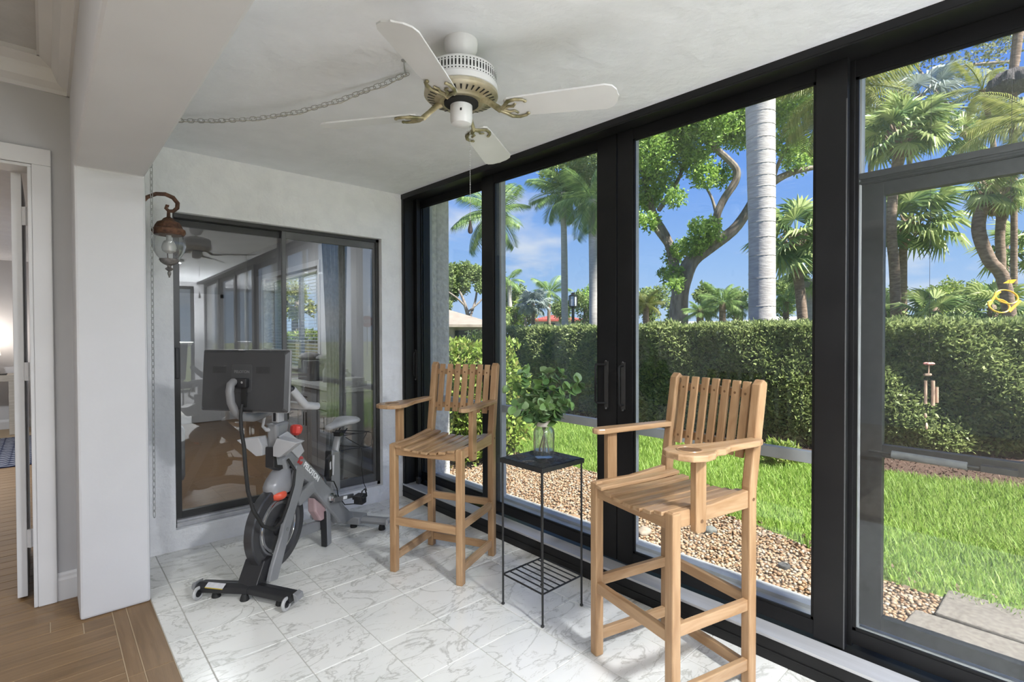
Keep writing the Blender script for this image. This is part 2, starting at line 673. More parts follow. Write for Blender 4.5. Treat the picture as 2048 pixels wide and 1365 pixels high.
WX0, WX1, WZ0, WZ1 = .635, 2.16, .138, 2.272   # window opening in the end wall
walls('wall_end', 'stucco', [(.10, WX0, YB, 4.25, 0, 2.95), (WX1, 2.62, YB, 4.25, 0, 2.95), (WX0, WX1, YB, 4.25, 0, WZ0), (WX0, WX1, YB, 4.25, WZ1, 2.95)])
struct(MB().prism([(-4, 0), (-1, 0), (-1, 2.3), (3.38, 2.3), (3.38, 0), (YB, 0), (YB, 2.95), (-4, 2.95)], lambda u, v, w: (w, u, v), .115, .41).build('wall_divider', 'paint', bevel=.012))
walls('wall_living', 'paint_grey', [(-4.6, -.99, 3.73, 3.86, 0, 2.95), (-.045, .115, 3.73, 3.86, 0, 2.95), (-.99, -.045, 3.73, 3.86, 2.35, 2.95)])
walls('wall_left', 'paint_grey', [(-4.75, -4.6, -4.1, 11.2, 0, 2.95)])
# living room rear wall and porch rear wall, both with glazing added for daylight
walls('wall_rear', 'paint', [(-4.6, -3.9, -4.1, -3.98, 0, 2.95), (-.6, .41, -4.1, -3.98, 0, 2.95), (-3.9, -.6, -4.1, -3.98, 0, .25), (-3.9, -.6, -4.1, -3.98, 2.5, 2.95),
                             (.41, .55, -4.1, -3.98, 0, 2.95), (2.3, 2.62, -4.1, -3.98, 0, 2.95), (.55, 2.3, -4.1, -3.98, 0, .25), (.55, 2.3, -4.1, -3.98, 2.45, 2.95)])
walls('wall_far_room', 'paint', [(-4.6, .0, 11.1, 11.2, 0, 2.95), (-.0, .2, 3.86, 11.2, 0, 2.95)])
# room behind the sliding window
walls('wall_inner_room', 'paint_grey', [(.2, 2.62, 9.7, 9.85, 0, 2.95), (2.6, 2.62, 4.25, 6.55, 0, 2.95), (2.6, 2.62, 8.85, 9.7, 0, 2.95), (2.6, 2.62, 6.55, 8.85, 0, 1.0), (2.6, 2.62, 6.55, 8.85, 2.33, 2.95), (.2, .215, 4.25, 9.7, 0, 2.95)])
EW0, EW1, EZ0, EZ1 = 6.55, 8.85, 1.0, 2.33
walls('wall_outside', 'extstucco', [(2.62, 2.95, 4.17, EW0, 0, 2.95), (2.62, 2.95, EW1, 9.85, 0, 2.95), (2.62, 2.95, EW0, EW1, 0, EZ0), (2.62, 2.95, EW0, EW1, EZ1, 2.95)])
struct(MB().box(.2, 2.62, 4.25, 9.7, -.08, 0).build('floor', woodmat('inner_floor', (.15, .075, .028), (.24, .135, .055), 0, rough=.3)))
struct(MB().box(.2, 2.62, 4.25, 9.7, 2.82, 2.95).build('ceiling', 'paint_grey'))
cb = MB().hexa([(.41, -4, ceil_z(-4)), (2.62, -4, ceil_z(-4)), (2.62, YB, ceil_z(YB)), (.41, YB, ceil_z(YB)), (.41, -4, 2.95), (2.62, -4, 2.95), (2.62, YB, 2.95), (.41, YB, 2.95)])
struct(cb.build('ceiling', 'ceil'))
struct(MB().box(-4.6, .115, -4.1, 3.73, 2.91, 2.95).build('ceiling', mat('living_ceiling', (.50, .50, .50), (.55, .55, .55), scale=8, rough=.85, bump=.4, bscale=40)))
struct(MB().box(-4.6, .0, 3.86, 11.1, 2.6, 2.95).build('ceiling', 'ceil'))
struct(MB().box(-4.9, .41, -4.4, 11.5, 2.95, 3.1).box(.41, 3.15, -4.4, 11.5, 2.95, 3.1).build('roof', mat('roof', (.5, .48, .45), rough=.9)))  # deep eave over the doors, unseen, added to keep sun off the floor

# crown moulding of the living room (along the door wall, then along the header)
prof = [(0, 0), (.012, 0), (.014, .02), (.05, .045), (.07, .09), (.075, .105), (.12, .135), (.13, .135), (.13, .158), (0, .158)]
b = MB()
b.prism(prof, lambda u, v, w: (w, 3.73 - u, 2.752 + v), -4.6, .115)
struct(b.build('trim_1', 'trim'))
b = MB()
b.prism(prof, lambda u, v, w: (.115 - u, w, 2.752 + v), -4.0, 3.73)
struct(b.build('trim_2', 'trim'))
# door casing, jamb, baseboard
b = MB()
b.box(-.043, .034, 3.705, 3.73, 0, 2.352).box(-1.07, .034, 3.705, 3.73, 2.352, 2.44).box(-1.07, -.993, 3.705, 3.73, 0, 2.352)
b.box(-.06, -.043, 3.71, 3.88, 0, 2.335).box(-.993, -.043, 3.715, 3.88, 2.335, 2.351)
struct(b.build('trim_3', 'trim', bevel=.004))
struct(MB().prism([(0, 0), (.014, 0), (.014, .11), (.01, .125), (.01, .138), (.004, .15), (0, .15)], lambda u, v, w: (w, 3.73 - u, v), .034, .115).build('baseboard_living', 'trim'))
struct(MB().prism([(0, 0), (.014, 0), (.014, .11), (.01, .125), (0, .15)], lambda u, v, w: (w, 11.1 - u, v), -4.6, 0).build('baseboard_far', 'trim'))

# open door leaf seen edge on, with hinges
dr = thing('door_1', None, None, (-.1, 3.9, 0))
struct(dr)
MB().box(-.128, -.086, 3.875, 4.68, .012, 2.33).build('leaf', 'trim', dr, bevel=.003)
for z_ in (.28, 1.2, 2.05):
    MB().box(-.086, -.06, 3.872, 3.878, z_, z_ + .1).tube([(-.073, 3.869, z_), (-.073, 3.869, z_ + .1)], .006, 8).build('hinge', 'trim', dr)


# ---------------------------------------------------------------- glazed wall of sliding doors
def sl(b, x0, x1, y0, y1, z0, top):
    """box whose top follows the ceiling slope: z = ceil_z(y) - top"""
    return b.hexa([(x0, y0, z0), (x1, y0, z0), (x1, y1, z0), (x0, y1, z0), (x0, y0, ceil_z(y0) - top), (x1, y0, ceil_z(y0) - top), (x1, y1, ceil_z(y1) - top), (x0, y1, ceil_z(y1) - top)])


def slr(b, x0, x1, y0, y1, bot, top):
    c0, c1 = ceil_z(y0), ceil_z(y1)
    return b.hexa([(x0, y0, c0 - bot), (x1, y0, c0 - bot), (x1, y1, c1 - bot), (x0, y1, c1 - bot), (x0, y0, c0 - top), (x1, y0, c0 - top), (x1, y1, c1 - top), (x0, y1, c1 - top)])


YN = -3.98
b = MB()
b.box(2.352, 2.62, YN, YB, 0, .101)
b.box(2.347, 2.352, YN, YB, .045, .05)
struct(b.build('trim_4', 'black', bevel=.002))
b = MB()
b.box(2.350, 2.464, YN, YB, .101, .112).box(2.346, 2.353, YN, YB, .106, .116)
struct(b.build('trim_5', 'silver'))
b = MB()
slr(b, 2.35, 2.458, YN, YB, .034, -.002)
slr(b, 2.458, 2.62, YN, YB, .03, 0)
slr(b, 2.352, 2.366, YN, YB, .042, .034)
sl(b, 2.355, 2.46, 4.022, YB, .112, .03)
sl(b, 2.368, 2.40, 4.014, 4.024, .112, .03)
sl(b, 2.55, 2.62, 4.0, YB + .12, .1, .03)
struct(b.build('trim_6', 'black'))


def panel(name, x0, x1, y0, y1, sw0, sw1, glass='glass', z0=.116, gz=.19, top=.03, gtop=.09, bead=.012):
    """one sliding leaf: two stiles, two rails, beads and the pane"""
    d = thing(name, None, None, ((x0 + x1) / 2, (y0 + y1) / 2, z0))
    struct(d)
    sl(MB(), x0, x1, y0, y0 + sw0, z0, top).build('stile', 'black', d, bevel=.0015)
    sl(MB(), x0, x1, y1 - sw1, y1, z0, top).build('stile', 'black', d, bevel=.0015)
    ya, yb = y0 + sw0, y1 - sw1
    MB().box(x0 + .003, x1, ya, yb, z0 + .012, gz).build('bottom_rail', 'black', d)
    slr(MB(), x0 + .003, x1, ya, yb, gtop, top + .003).build('top_rail', 'black', d)
    xm = (x0 + x1) / 2
    b = MB()
    b.box(x0 + .008, xm, ya, yb, gz, gz + bead)
    sl(b, x0 + .008, xm, ya, ya + bead, gz, gtop)
    sl(b, x0 + .008, xm, yb - bead, yb, gz, gtop)
    slr(b, x0 + .008, xm, ya, yb, gtop + bead, gtop)
    b.build('glazing_bead', 'black', d)
    sl(MB(), xm - .003, xm + .003, ya, yb, gz, gtop).build('pane', glass, d)
    return d


def dhandle(d, x, y, z0, z1, off=.045, r=.006, dy=0.):
    b = MB()
    b.tube([(x, y, z0), (x - off * .8, y + dy, z0), (x - off, y + dy, z0 + .012), (x - off, y + dy, z1 - .012), (x - off * .8, y + dy, z1), (x, y, z1)], r, 8)
    b.build('handle', 'black', d, smooth=True)
    b = MB()
    b.box(x - .004, x, y - .014, y + .014, z0 - .025, z1 + .02)
    b.ball((x - .006, y, z0 - .03), .008).ball((x - .006, y, z1 + .02), .006)
    b.build('handle_plate', 'bronze', d)


p1 = panel('door_2', 2.522, 2.555, 2.95, 4.06, .10, .045, gz=.185)
p2 = panel('door_3', 2.472, 2.508, 1.815, 3.062, .135, .135, glass='hazy')
p3 = panel('door_4', 2.472, 2.508, .650, 1.808, .118, .105)
p4 = panel('door_5', 2.522, 2.555, -.62, .73, .09, .095, gz=.185, glass='dusty', gtop=.10)
p5 = panel('door_6', 2.472, 2.508, -1.68, -.50, .11, .11)
struct(panel('door_9', 2.522, 2.555, -2.86, -1.6, .11, .11))
struct(panel('door_10', 2.472, 2.508, -3.97, -2.78, .11, .11))  # unseen leaves added along the lengthened porch for more daylight
sl(MB(), 2.466, 2.5, 3.975, 4.035, .114, .03).build('lock_stile', 'black', p1, bevel=.002)
dhandle(p1, 2.466, 4.0, 1.07, 1.285, off=.022, r=.004)
dhandle(p2, 2.472, 1.885, 1.035, 1.265, off=.042, r=.0065, dy=.05)
dhandle(p3, 2.472, 1.765, 1.035, 1.262, off=.042, r=.0065)
MB().box(2.44, 2.465, 3.93, 3.97, .112, .17).ball((2.446, 3.945, .165), .008).build('roller_stop', 'bronze', p1, bevel=.003)
# thin lighter edge strip on the leaf beside the recess
sl(MB(), 2.4705, 2.474, .6495, .654, .116, .2).build('edge_strip', mat('edge_grey', (.07, .07, .072), rough=.5), p3)

# kerb and screen enclosure outside the doors
struct(MB().box(2.56, 2.92, -4.1, 4.17, -.12, .08).build('trim_kerb', mat('kerb_concrete', (.42, .42, .41), (.52, .52, .51), scale=9, rough=.85, bump=.2, bscale=60), bevel=.004))
scr = struct(thing('trim_screen_frame', None, None, (2.8, 1.8, .08)))
for y0, y1, x0, x1 in ((3.19, 3.29, 2.78, 2.83), (1.90, 2.0, 2.78, 2.83), (.672, .708, 2.775, 2.83), (-.62, -.5, 2.78, 2.83), (-2.2, -2.1, 2.78, 2.83), (4.085, 4.17, 2.60, 2.70)):
    MB().box(x0, x1, y0, y1, .08, 2.95).build('post', 'greyalu', scr, bevel=.002)
for y0, y1 in ((3.29, 4.17), (2.0, 3.19), (.708, 1.9)):
    MB().box(2.782, 2.828, y0, y1, .805, .862).build('mid_rail', 'greyalu', scr, bevel=.002)
    MB().box(2.785, 2.825, y0, y1, .08, .10).build('bottom_rail', 'greyalu', scr)
    MB().box(2.782, 2.828, y0, y1, 2.74, 2.8).build('top_rail', 'greyalu', scr)
    MB().box(2.804, 2.806, y0, y1, .862, 2.74).build('screen_mesh', 'screen', scr)
# screen door with transom beam and pneumatic closer
sd = struct(thing('door_7', None, None, (2.8, .05, .08)))
for y0, y1 in ((.588, .672), (-.49, -.40)):
    MB().box(2.78, 2.825, y0, y1, .10, 2.125).build('stile', 'darkalu', sd, bevel=.002)
for z0, z1 in ((2.065, 2.125), (.888, .944), (.10, .16)):
    MB().box(2.781, 2.824, -.40, .588, z0, z1).build('rail', 'darkalu', sd, bevel=.002)
b = MB()
b.box(2.775, 2.83, -.6, .68, 2.125, 2.178).box(2.768, 2.776, -.6, .68, 2.15, 2.178).box(2.770, 2.776, -.6, .68, 2.128, 2.14)
b.build('transom_beam', 'darkalu', sd, bevel=.002)
MB().box(2.803, 2.805, -.40, .588, .16, 2.065).build('screen_mesh', 'screen', sd)
MB().box(2.803, 2.805, -.55, .68, 2.178, 2.74).build('screen_mesh', 'screen', sd)
cl = MB().tube([(2.745, .545, .916), (2.745, .295, .910)], .0165, 12).build('closer_tube', mat('closer_grey', (.11, .115, .12), (.15, .155, .16), scale=30, rough=.45), sd, smooth=True)
MB().tube([(2.745, .63, .918), (2.745, .54, .916)], .005, 8).tube([(2.745, .30, .91), (2.745, .25, .909)], .006, 8).box(2.735, 2.78, .15, .255, .897, .921).build('closer_rod', 'darkalu', cl)

# ---------------------------------------------------------------- sliding window in the end wall
w1 = struct(thing('window_1', None, None, (1.4, 4.13, WZ0)))
fy0, fy1 = 4.10, 4.2
b = MB()
b.box(WX0, WX0 + .014, fy0, fy1, WZ0, WZ1).box(WX1 - .03, WX1, fy0, fy1, WZ0, WZ1).box(WX0, WX1, fy0, fy1, WZ1 - .028, WZ1)
b.build('frame', 'bronze', w1, bevel=.001)
b = MB()
b.box(WX0, WX1, fy0, 4.13, WZ0 + .002, WZ0 + .028).box(WX0, WX1, 4.13, fy1, WZ0 + .002, WZ0 + .04)
b.build('sill_track', 'silver', w1)


def sash(x0, x1, y0, y1, sw0, sw1, zb, zt, glass='glass', colour='bronze', br=.05, tr=.045):
    MB().box(x0, x0 + sw0, y0, y1, zb, zt).box(x1 - sw1, x1, y0, y1, zb, zt).box(x0 + sw0, x1 - sw1, y0, y1, zb, zb + br).box(x0 + sw0, x1 - sw1, y0, y1, zt - tr, zt).build('sash', colour, w1, bevel=.0015)
    MB().box(x0 + sw0, x1 - sw1, (y0 + y1) / 2 - .003, (y0 + y1) / 2 + .003, zb + br, zt - tr).build('pane', glass, w1)


GM = glassmat('end_window_glass', base=.09, haze=.002)
sash(WX0 + .014, 1.40, 4.16, 4.19, .04, .03, WZ0 + .04, WZ1 - .03, GM)
MT['winmid'] = mat('window_mid_grey', (.10, .10, .10), (.13, .13, .13), scale=5, rough=.4)
sash(1.355, WX1 - .03, 4.115, 4.145, .028, .016, WZ0 + .03, WZ1 - .028, GM, 'winmid', br=.06, tr=.055)
MB().box(WX0 + .02, WX0 + .045, 4.135, 4.16, 1.15, 1.36).build('handle', 'bikeblack', w1, bevel=.004)

# ---------------------------------------------------------------- window of the inner room, with blinds
w2 = struct(thing('window_2', None, None, (2.7, 7.7, EZ0)))
b = MB()
for y0, y1 in ((EW0, EW0 + .04), (EW1 - .04, EW1), (7.66, 7.74)):
    b.box(2.78, 2.83, y0, y1, EZ0, EZ1)
b.box(2.78, 2.83, EW0, EW1, EZ0, EZ0 + .04).box(2.78, 2.83, EW0, EW1, EZ1 - .04, EZ1)
b.build('frame', 'trim', w2)
MB().box(2.80, 2.806, EW0 + .04, EW1 - .04, EZ0 + .04, EZ1 - .04).build('pane', 'glass', w2)
MB().box(2.585, 2.60, EW0 - .07, EW0, EZ0 - .05, EZ1 + .07).box(2.585, 2.60, EW1, EW1 + .25, EZ0 - .05, EZ1 + .07).box(2.585, 2.60, EW0, EW1, EZ1, EZ1 + .07).box(2.56, 2.62, EW0, EW1, EZ0 - .03, EZ0).build('casing', 'trim', w2)
bl = thing('window_blind', 'white slatted blind on the inner room window', 'blind', (2.68, 7.7, EZ0 + .02))
MB().box(2.645, 2.70, EW0 + .02, EW1 - .02, EZ1 - .05, EZ1 - .005).build('headrail', 'white', bl)
sm = MB().hexa([(-.022, -1.1, -.003), (.022, -1.1, .003), (.022, 1.1, .003), (-.022, 1.1, -.003), (-.022, -1.1, -.001), (.022, -1.1, .005), (.022, 1.1, .005), (-.022, 1.1, -.001)]).mesh('slat')
for k in range(27):
    o = put('slat', sm, 'white', bl)
    o.location = (2.672, 7.70, EZ0 + .045 + k * .0455)
for y_ in (6.8, 7.4, 8.0, 8.6):
    MB().tube([(2.648, y_, EZ0 + .03), (2.648, y_, EZ1 - .03)], .0015, 5).build('ladder_cord', 'white', bl)
MB().tube([(2.64, 6.72, 1.55), (2.64, 6.72, EZ1 - .03)], .003, 6).build('wand', 'white', bl)

# unseen windows behind the camera, added to let in more daylight
w3 = struct(thing('window_added_3', None, None, (-2.2, -4.05, .25)))
b = MB()
for x_ in (-3.9, -2.8, -1.7, -.66):
    b.box(x_, x_ + .06, -4.06, -4.0, .25, 2.5)
b.box(-3.9, -.6, -4.06, -4.0, .25, .31).box(-3.9, -.6, -4.06, -4.0, 2.44, 2.5)
b.build('frame', 'black', w3)
MB().box(-3.84, -.66, -4.033, -4.027, .31, 2.44).build('pane', 'glass', w3)
w4 = struct(thing('window_added_4', None, None, (1.4, -4.04, .25)))
MB().box(.55, .61, -4.07, -4.01, .25, 2.45).box(1.4, 1.46, -4.07, -4.01, .25, 2.45).box(2.24, 2.3, -4.07, -4.01, .25, 2.45).box(.55, 2.3, -4.07, -4.01, .25, .31).box(.55, 2.3, -4.07, -4.01, 2.39, 2.45).build('frame', 'black', w4)
MB().box(.61, 2.24, -4.043, -4.037, .31, 2.39).build('pane', 'glass', w4)

# ---------------------------------------------------------------- ceiling lamps added as fill to brighten the porch and rooms
FILL_GAIN = 4.5


def downlight(x, y, z, watts, label, size=.16, group=None):
    t = thing('fill_ceiling_lamp', label, 'lamp', (x, y, z), group=group)
    MB().lathe([(size * .62, 0), (size * .66, -.02), (size * .55, -.035), (size * .55, -.02)], 28, Matrix.Translation((x, y, z))).build('rim', 'white', t, smooth=True)
    MB().lathe([(size * .54, -.016), (size * .54, -.022)], 28, Matrix.Translation((x, y, z))).build('diffuser', emitmat('fill_diffuser', (.95, .97, 1.), 3.), t)
    ld = bpy.data.lights.new('fill_ceiling_light', 'AREA')
    ld.shape = 'DISK'
    ld.size = size
    ld.energy = watts * FILL_GAIN
    ld.color = (.93, .96, 1.)
    ld.spread = PI
    lo = bpy.data.objects.new('fill_ceiling_light', ld)
    COL.objects.link(lo)
    lo.location = (x, y, z - .045)
    lo.parent = t
    lo.matrix_parent_inverse = INV[t.name]


for k, (x, y, w) in enumerate(((-1.2, .2, 4), (-2.8, .2, 5), (-1.2, -2.2, 5), (-2.8, -2.2, 5), (-2.6, 2.0, 2))):
    downlight(x, y, 2.91, w, 'round white fill lamp added on the living room ceiling, ' + ['nearest the porch opening', 'in the middle near the left wall', 'near the rear window on the porch side', 'near the rear window by the left wall', 'close to the bedroom door wall'][k], .3, 'added living room fill lamps')
downlight(1.4, -.95, ceil_z(-.95), 20, 'round white fill lamp added to the ceiling at the near end of the porch', .32)
downlight(1.35, 6.4, 2.82, 4.5, 'round white fill lamp added in the room behind the sliding window', .3)
downlight(-2.0, 7.5, 2.6, 14, 'round white fill lamp added in the far bedroom', .3)

# unseen floor lamps behind the camera, added to brighten the porch ceiling


def uplight(x, y, watts, label, size=.34):
    t = thing('fill_floor_lamp', label, 'lamp', (x, y, 0))
    Mx = Matrix.Translation((x, y, 0))
    MB().lathe([(.001, 0), (.14, 0), (.14, .02), (.02, .03), (.014, .05)], 28, Mx).build('base', 'iron', t, smooth=True)
    MB().lathe([(.014, .04), (.014, 1.20)], 12, Mx).build('pole', 'iron', t, smooth=True)
    MB().lathe([(.03, 1.18), (.12, 1.22), (size * .56, 1.30), (size * .54, 1.30), (.11, 1.23), (.001, 1.20)], 32, Mx).build('bowl', 'white', t, smooth=True)
    ld_ = bpy.data.lights.new('fill_floor_light', 'AREA')
    ld_.shape = 'DISK'
    ld_.size = size
    ld_.energy = watts * FILL_GAIN
    ld_.color = (.95, .97, 1.)
    lo_ = bpy.data.objects.new('fill_floor_light', ld_)
    COL.objects.link(lo_)
    lo_.location = (x, y, 1.305)
    lo_.rotation_euler = (PI, 0, 0)
    lo_.parent = t
    lo_.matrix_parent_inverse = INV[t.name]


uplight(.85, -3.2, 11, 'black uplight fill lamp added in the near corner of the porch')
uplight(1.95, -3.2, 11, 'black uplight fill lamp added beside the porch doors behind the camera')


# ---------------------------------------------------------------- teak bar chairs
def bar_chair(label, loc, rz, cup):
    """local x: sideways, local y: front (-) to back (+); cup = side that carries the cup-holder arm"""
    t = thing('bar_chair', label, 'chair', loc, rz, 'teak bar chairs', local=True)
    L = .043
    hx, hy = .2285, .214
    ya = lambda z: hy + max(0, z - .80) * .16          # rake of the back
    for sx in (-1, 1):
        # front leg, rounded shoulder
        MB().box(sx * hx - L / 2, sx * hx + L / 2, -hy - L / 2, -hy + L / 2, 0, .782).build('leg', 'teak', t, bevel=.006)
        # back leg carrying on as the upright of the back
        x0, x1 = sx * hx - L / 2, sx * hx + L / 2
        pr = [(hy - L / 2, 0), (hy + L / 2, 0), (hy + L / 2, .80), (ya(1.24) + .018, 1.24), (ya(1.25) - .008, 1.258), (ya(1.24) - .03, 1.235), (hy - L / 2, .82)]
        MB().prism(pr, lambda u, v, w: (w, u, v), x0, x1).build('leg', 'teak', t, bevel=.006)
        # side rail of the seat, a little higher at the back
        pr = [(-hy + L / 2 - .03, .722), (hy - L / 2, .735), (hy - L / 2, .808), (-.02, .786), (-hy - .012, .786), (-hy - .018, .76)]
        MB().prism(pr, lambda u, v, w: (w, u, v), sx * hx - .014, sx * hx + .014).build('side_rail', 'teak_y', t, bevel=.004)
        MB().box(sx * hx - .012, sx * hx + .012, -hy + .02, hy - .02, .312, .358).build('stretcher', 'teak_y', t, bevel=.003)
        MB().box(sx * hx - .012, sx * hx + .012, -hy + .02, hy - .02, .065, .112).build('stretcher', 'teak_y', t, bevel=.003)
        # arm post on the outside of the rail
        MB().prism([(-.135, .70), (-.09, .70), (-.085, .71), (-.085, .995), (-.14, .995), (-.14, .71)], lambda u, v, w: (w, u, v), sx * (hx + .014), sx * (hx + .044)).build('arm_post', 'teak', t, bevel=.004)
        # arm
        if sx == cup:
            ol = [(.24, .0), (.24, .035), (.20, .05), (.10, .052), (.02, .058), (-.02, .075), (-.045, .086), (-.075, .080), (-.09, .085), (-.13, .112), (-.18, .122), (-.235, .105), (-.262, .06), (-.262, .0), (-.245, -.035), (-.20, -.058), (-.14, -.06), (-.08, -.045), (0, -.025), (.1, -.018), (.24, -.016)]
            am = MB()
            am.prism([(sx * (hx + .012 + q), p) for p, q in ol], lambda u, v, w: (u, v, w), .995, 1.02)
            arm = am.build('arm', 'teak_y', t, bevel=.006)
            cxm = sx * (hx + .042)
            MB().torus(.044, .0035, Matrix.Translation((cxm, -.175, 1.0205)), 24, 6).build('cup_ring', 'teak_y', arm, smooth=True)
            MB().lathe([(.0425, 0), (.0425, .0012)], 24, Matrix.Translation((cxm, -.175, 1.0198))).build('cup_recess', 'plug', arm)
        else:
            ol = [(.24, -.02), (.24, .032), (.14, .036), (0, .04), (-.12, .046), (-.185, .048), (-.215, .034), (-.222, .012), (-.215, -.012), (-.185, -.022), (-.1, -.02), (.1, -.02)]
            MB().prism([(sx * (hx + q), p) for p, q in ol], lambda u, v, w: (u, v, w), .995, 1.02).build('arm', 'teak_y', t, bevel=.006)
        for y_, z_ in ((-.11, .745), (hy, .77)):
            MB().tube([(sx * (hx + .044 if y_ < 0 else hx + L / 2), y_, z_), (sx * (hx + .046 if y_ < 0 else hx + L / 2 + .001), y_, z_)], .007, 10).build('plug', 'plug', t)
    # front apron with scooped top, footrest, back rails
    n = 12
    top = lambda x: .772 - .032 * (1 - (x / .21) ** 2)
    pr = [(-.207, .715), (.207, .715)] + [(.207 - .414 * i / n, top(.207 - .414 * i / n)) for i in range(n + 1)]
    MB().prism(pr, lambda u, v, w: (u, w, v), -hy - .014, -hy + .012).build('front_apron', 'teak_x', t, bevel=.003)
    MB().prism([(u, v - .0) for u, v in pr], lambda u, v, w: (u, w, v + .012), hy - .02, hy + .006).build('back_apron', 'teak_x', t, bevel=.003)
    MB().box(-.21, .21, -hy - .017, -hy + .009, .290, .336).build('footrest', 'teak_x', t, bevel=.003)
    for z0, z1 in ((.327, .372), (.043, .088)):
        MB().box(-.21, .21, hy - .012, hy + .012, z0, z1).build('stretcher', 'teak_x', t, bevel=.003)
    # seven scooped seat slats, front to back
    for k in range(7):
        x = -.18 + .06 * k
        z = top(x) + .002
        zb = z + .008
        tilt = .064 * x / .044 * .026
        w = .0218
        mb = MB()
        ys_ = [(-hy - .03, z - .003), (-.1, z + .001), (.05, z + .003), (hy + .012, zb + .004)]
        vs = []
        for y_, zz in ys_:
            for s1 in (-1, 1):
                for dz in (0, .016):
                    vs.append((x + s1 * w, y_, zz + dz + s1 * w * tilt * 12))
        fs = [(0, 2, 3, 1), (12, 13, 15, 14)]
        for i in range(3):
            o = i * 4
            fs += [(o, o + 4, o + 6, o + 2), (o + 1, o + 3, o + 7, o + 5), (o, o + 1, o + 5, o + 4), (o + 2, o + 6, o + 7, o + 3)]
        mb.add(vs, fs)
        mb.build('seat_slat', 'teak_y', t, bevel=.003)
    # curved back rails and seven back slats with plugs
    bow = lambda x: .018 * (1 - (x / .21) ** 2)
    for z in (.965, 1.19):
        b = MB()
        m_ = 8
        for i in range(m_):
            xa, xb = -.21 + .42 * i / m_, -.21 + .42 * (i + 1) / m_
            ya_, yb_ = ya(z) + bow(xa), ya(z) + bow(xb)
            b.hexa([(xa, ya_ - .006, z - .018), (xb, yb_ - .006, z - .018), (xb, yb_ + .016, z - .018), (xa, ya_ + .016, z - .018), (xa, ya_ - .006 + .006, z + .018), (xb, yb_ - .006 + .006, z + .018), (xb, yb_ + .022, z + .018), (xa, ya_ + .022, z + .018)])
        b.build('back_rail', 'teak_x', t)
    for k in range(7):
        x = -.171 + .057 * k
        y_ = lambda z: ya(z) + bow(x) - .019
        z0, z1 = .925, 1.243
        b = MB()
        b.hexa([(x - .0195, y_(z0), z0), (x + .0195, y_(z0), z0), (x + .0195, y_(z0) + .013, z0), (x - .0195, y_(z0) + .013, z0), (x - .0195, y_(z1), z1), (x + .0195, y_(z1), z1), (x + .0195, y_(z1) + .013, z1), (x - .0195, y_(z1) + .013, z1)])
        s_ = b.build('back_slat', 'teak', t, bevel=.003)
        for z in (.962, 1.19):
            MB().tube([(x, y_(z) - .0008, z), (x, y_(z) + .004, z)], .006, 8).build('plug', 'plug', s_)
    return t


bar_chair('teak bar chair farther from the camera, its cup-holder arm towards the exercise bike', (1.858, 2.6825, 0), math.radians(-65.0), -1)
bar_chair('teak bar chair nearest the camera, its cup-holder arm on the right', (1.985, 1.178, 0), math.radians(-104.0), 1)

# ---------------------------------------------------------------- iron side table
TX, TY, TA = 1.945, 1.908, 0.
tb = thing('side_table', 'square black iron plant table between the two teak chairs', 'table', (TX, TY, 0))
h = .1475
MB().box(TX - .16, TX + .16, TY - .158, TY + .158, .765, .789).build('tabletop', 'iron', tb, bevel=.002)
MB().box(TX - .152, TX + .152, TY - .15, TY + .15, .787, .7915).build('embossed_panel', 'ironrelief', tb)
rl = random.Random(5)
b = MB()
for k in range(15):
    cx, cy, a = TX + rl.uniform(-.13, .13), TY + rl.uniform(-.13, .13), rl.uniform(0, 6.3)
    q = lambda u, v: (min(max(cx + u * math.cos(a) - v * math.sin(a), TX - .15), TX + .15), min(max(cy + u * math.sin(a) + v * math.cos(a), TY - .148), TY + .148), .7918)
    b.tube([q(-.045, 0), q(0, .006), q(.045, 0)], .0016, 5)
    for u in (-.02, 0, .02):
        for s_ in (-1, 1):
            b.tube([q(u, .004), q(u + .014, s_ * .016), q(u + .024, s_ * .022)], .0013, 5)
    for s_ in (-1, 1):
        b.tube([q(-.045, 0), q(-.015, s_ * .022), q(.02, s_ * .020), q(.045, 0)], .0014, 5)
b.build('embossed_leaves', mat('relief_edge', (.035, .034, .034), (.06, .058, .058), scale=40, rough=.35), tb, smooth=True)
for sx in (-1, 1):
    for sy in (-1, 1):
        x, y = TX + sx * h, TY + sy * h
        MB().tube([(x, y, .012), (x, y, .766)], .0055, 8).ball((x, y, .0075), (.0095, .0095, .0075)).build('leg', 'iron', tb, smooth=True)
b = MB()
for a_, c_ in (((-1, -1), (1, -1)), ((1, -1), (1, 1)), ((1, 1), (-1, 1)), ((-1, 1), (-1, -1))):
    b.tube([(TX + a_[0] * h, TY + a_[1] * h, .165), (TX + c_[0] * h, TY + c_[1] * h, .165)], .0045, 8)
b.build('shelf_frame', 'iron', tb, smooth=True)
for k in range(1, 7):
    x = TX - h + 2 * h * k / 7
    MB().tube([(x, TY - h, .168), (x, TY + h, .168)], .0035, 6).build('shelf_bar', 'iron', tb, smooth=True)

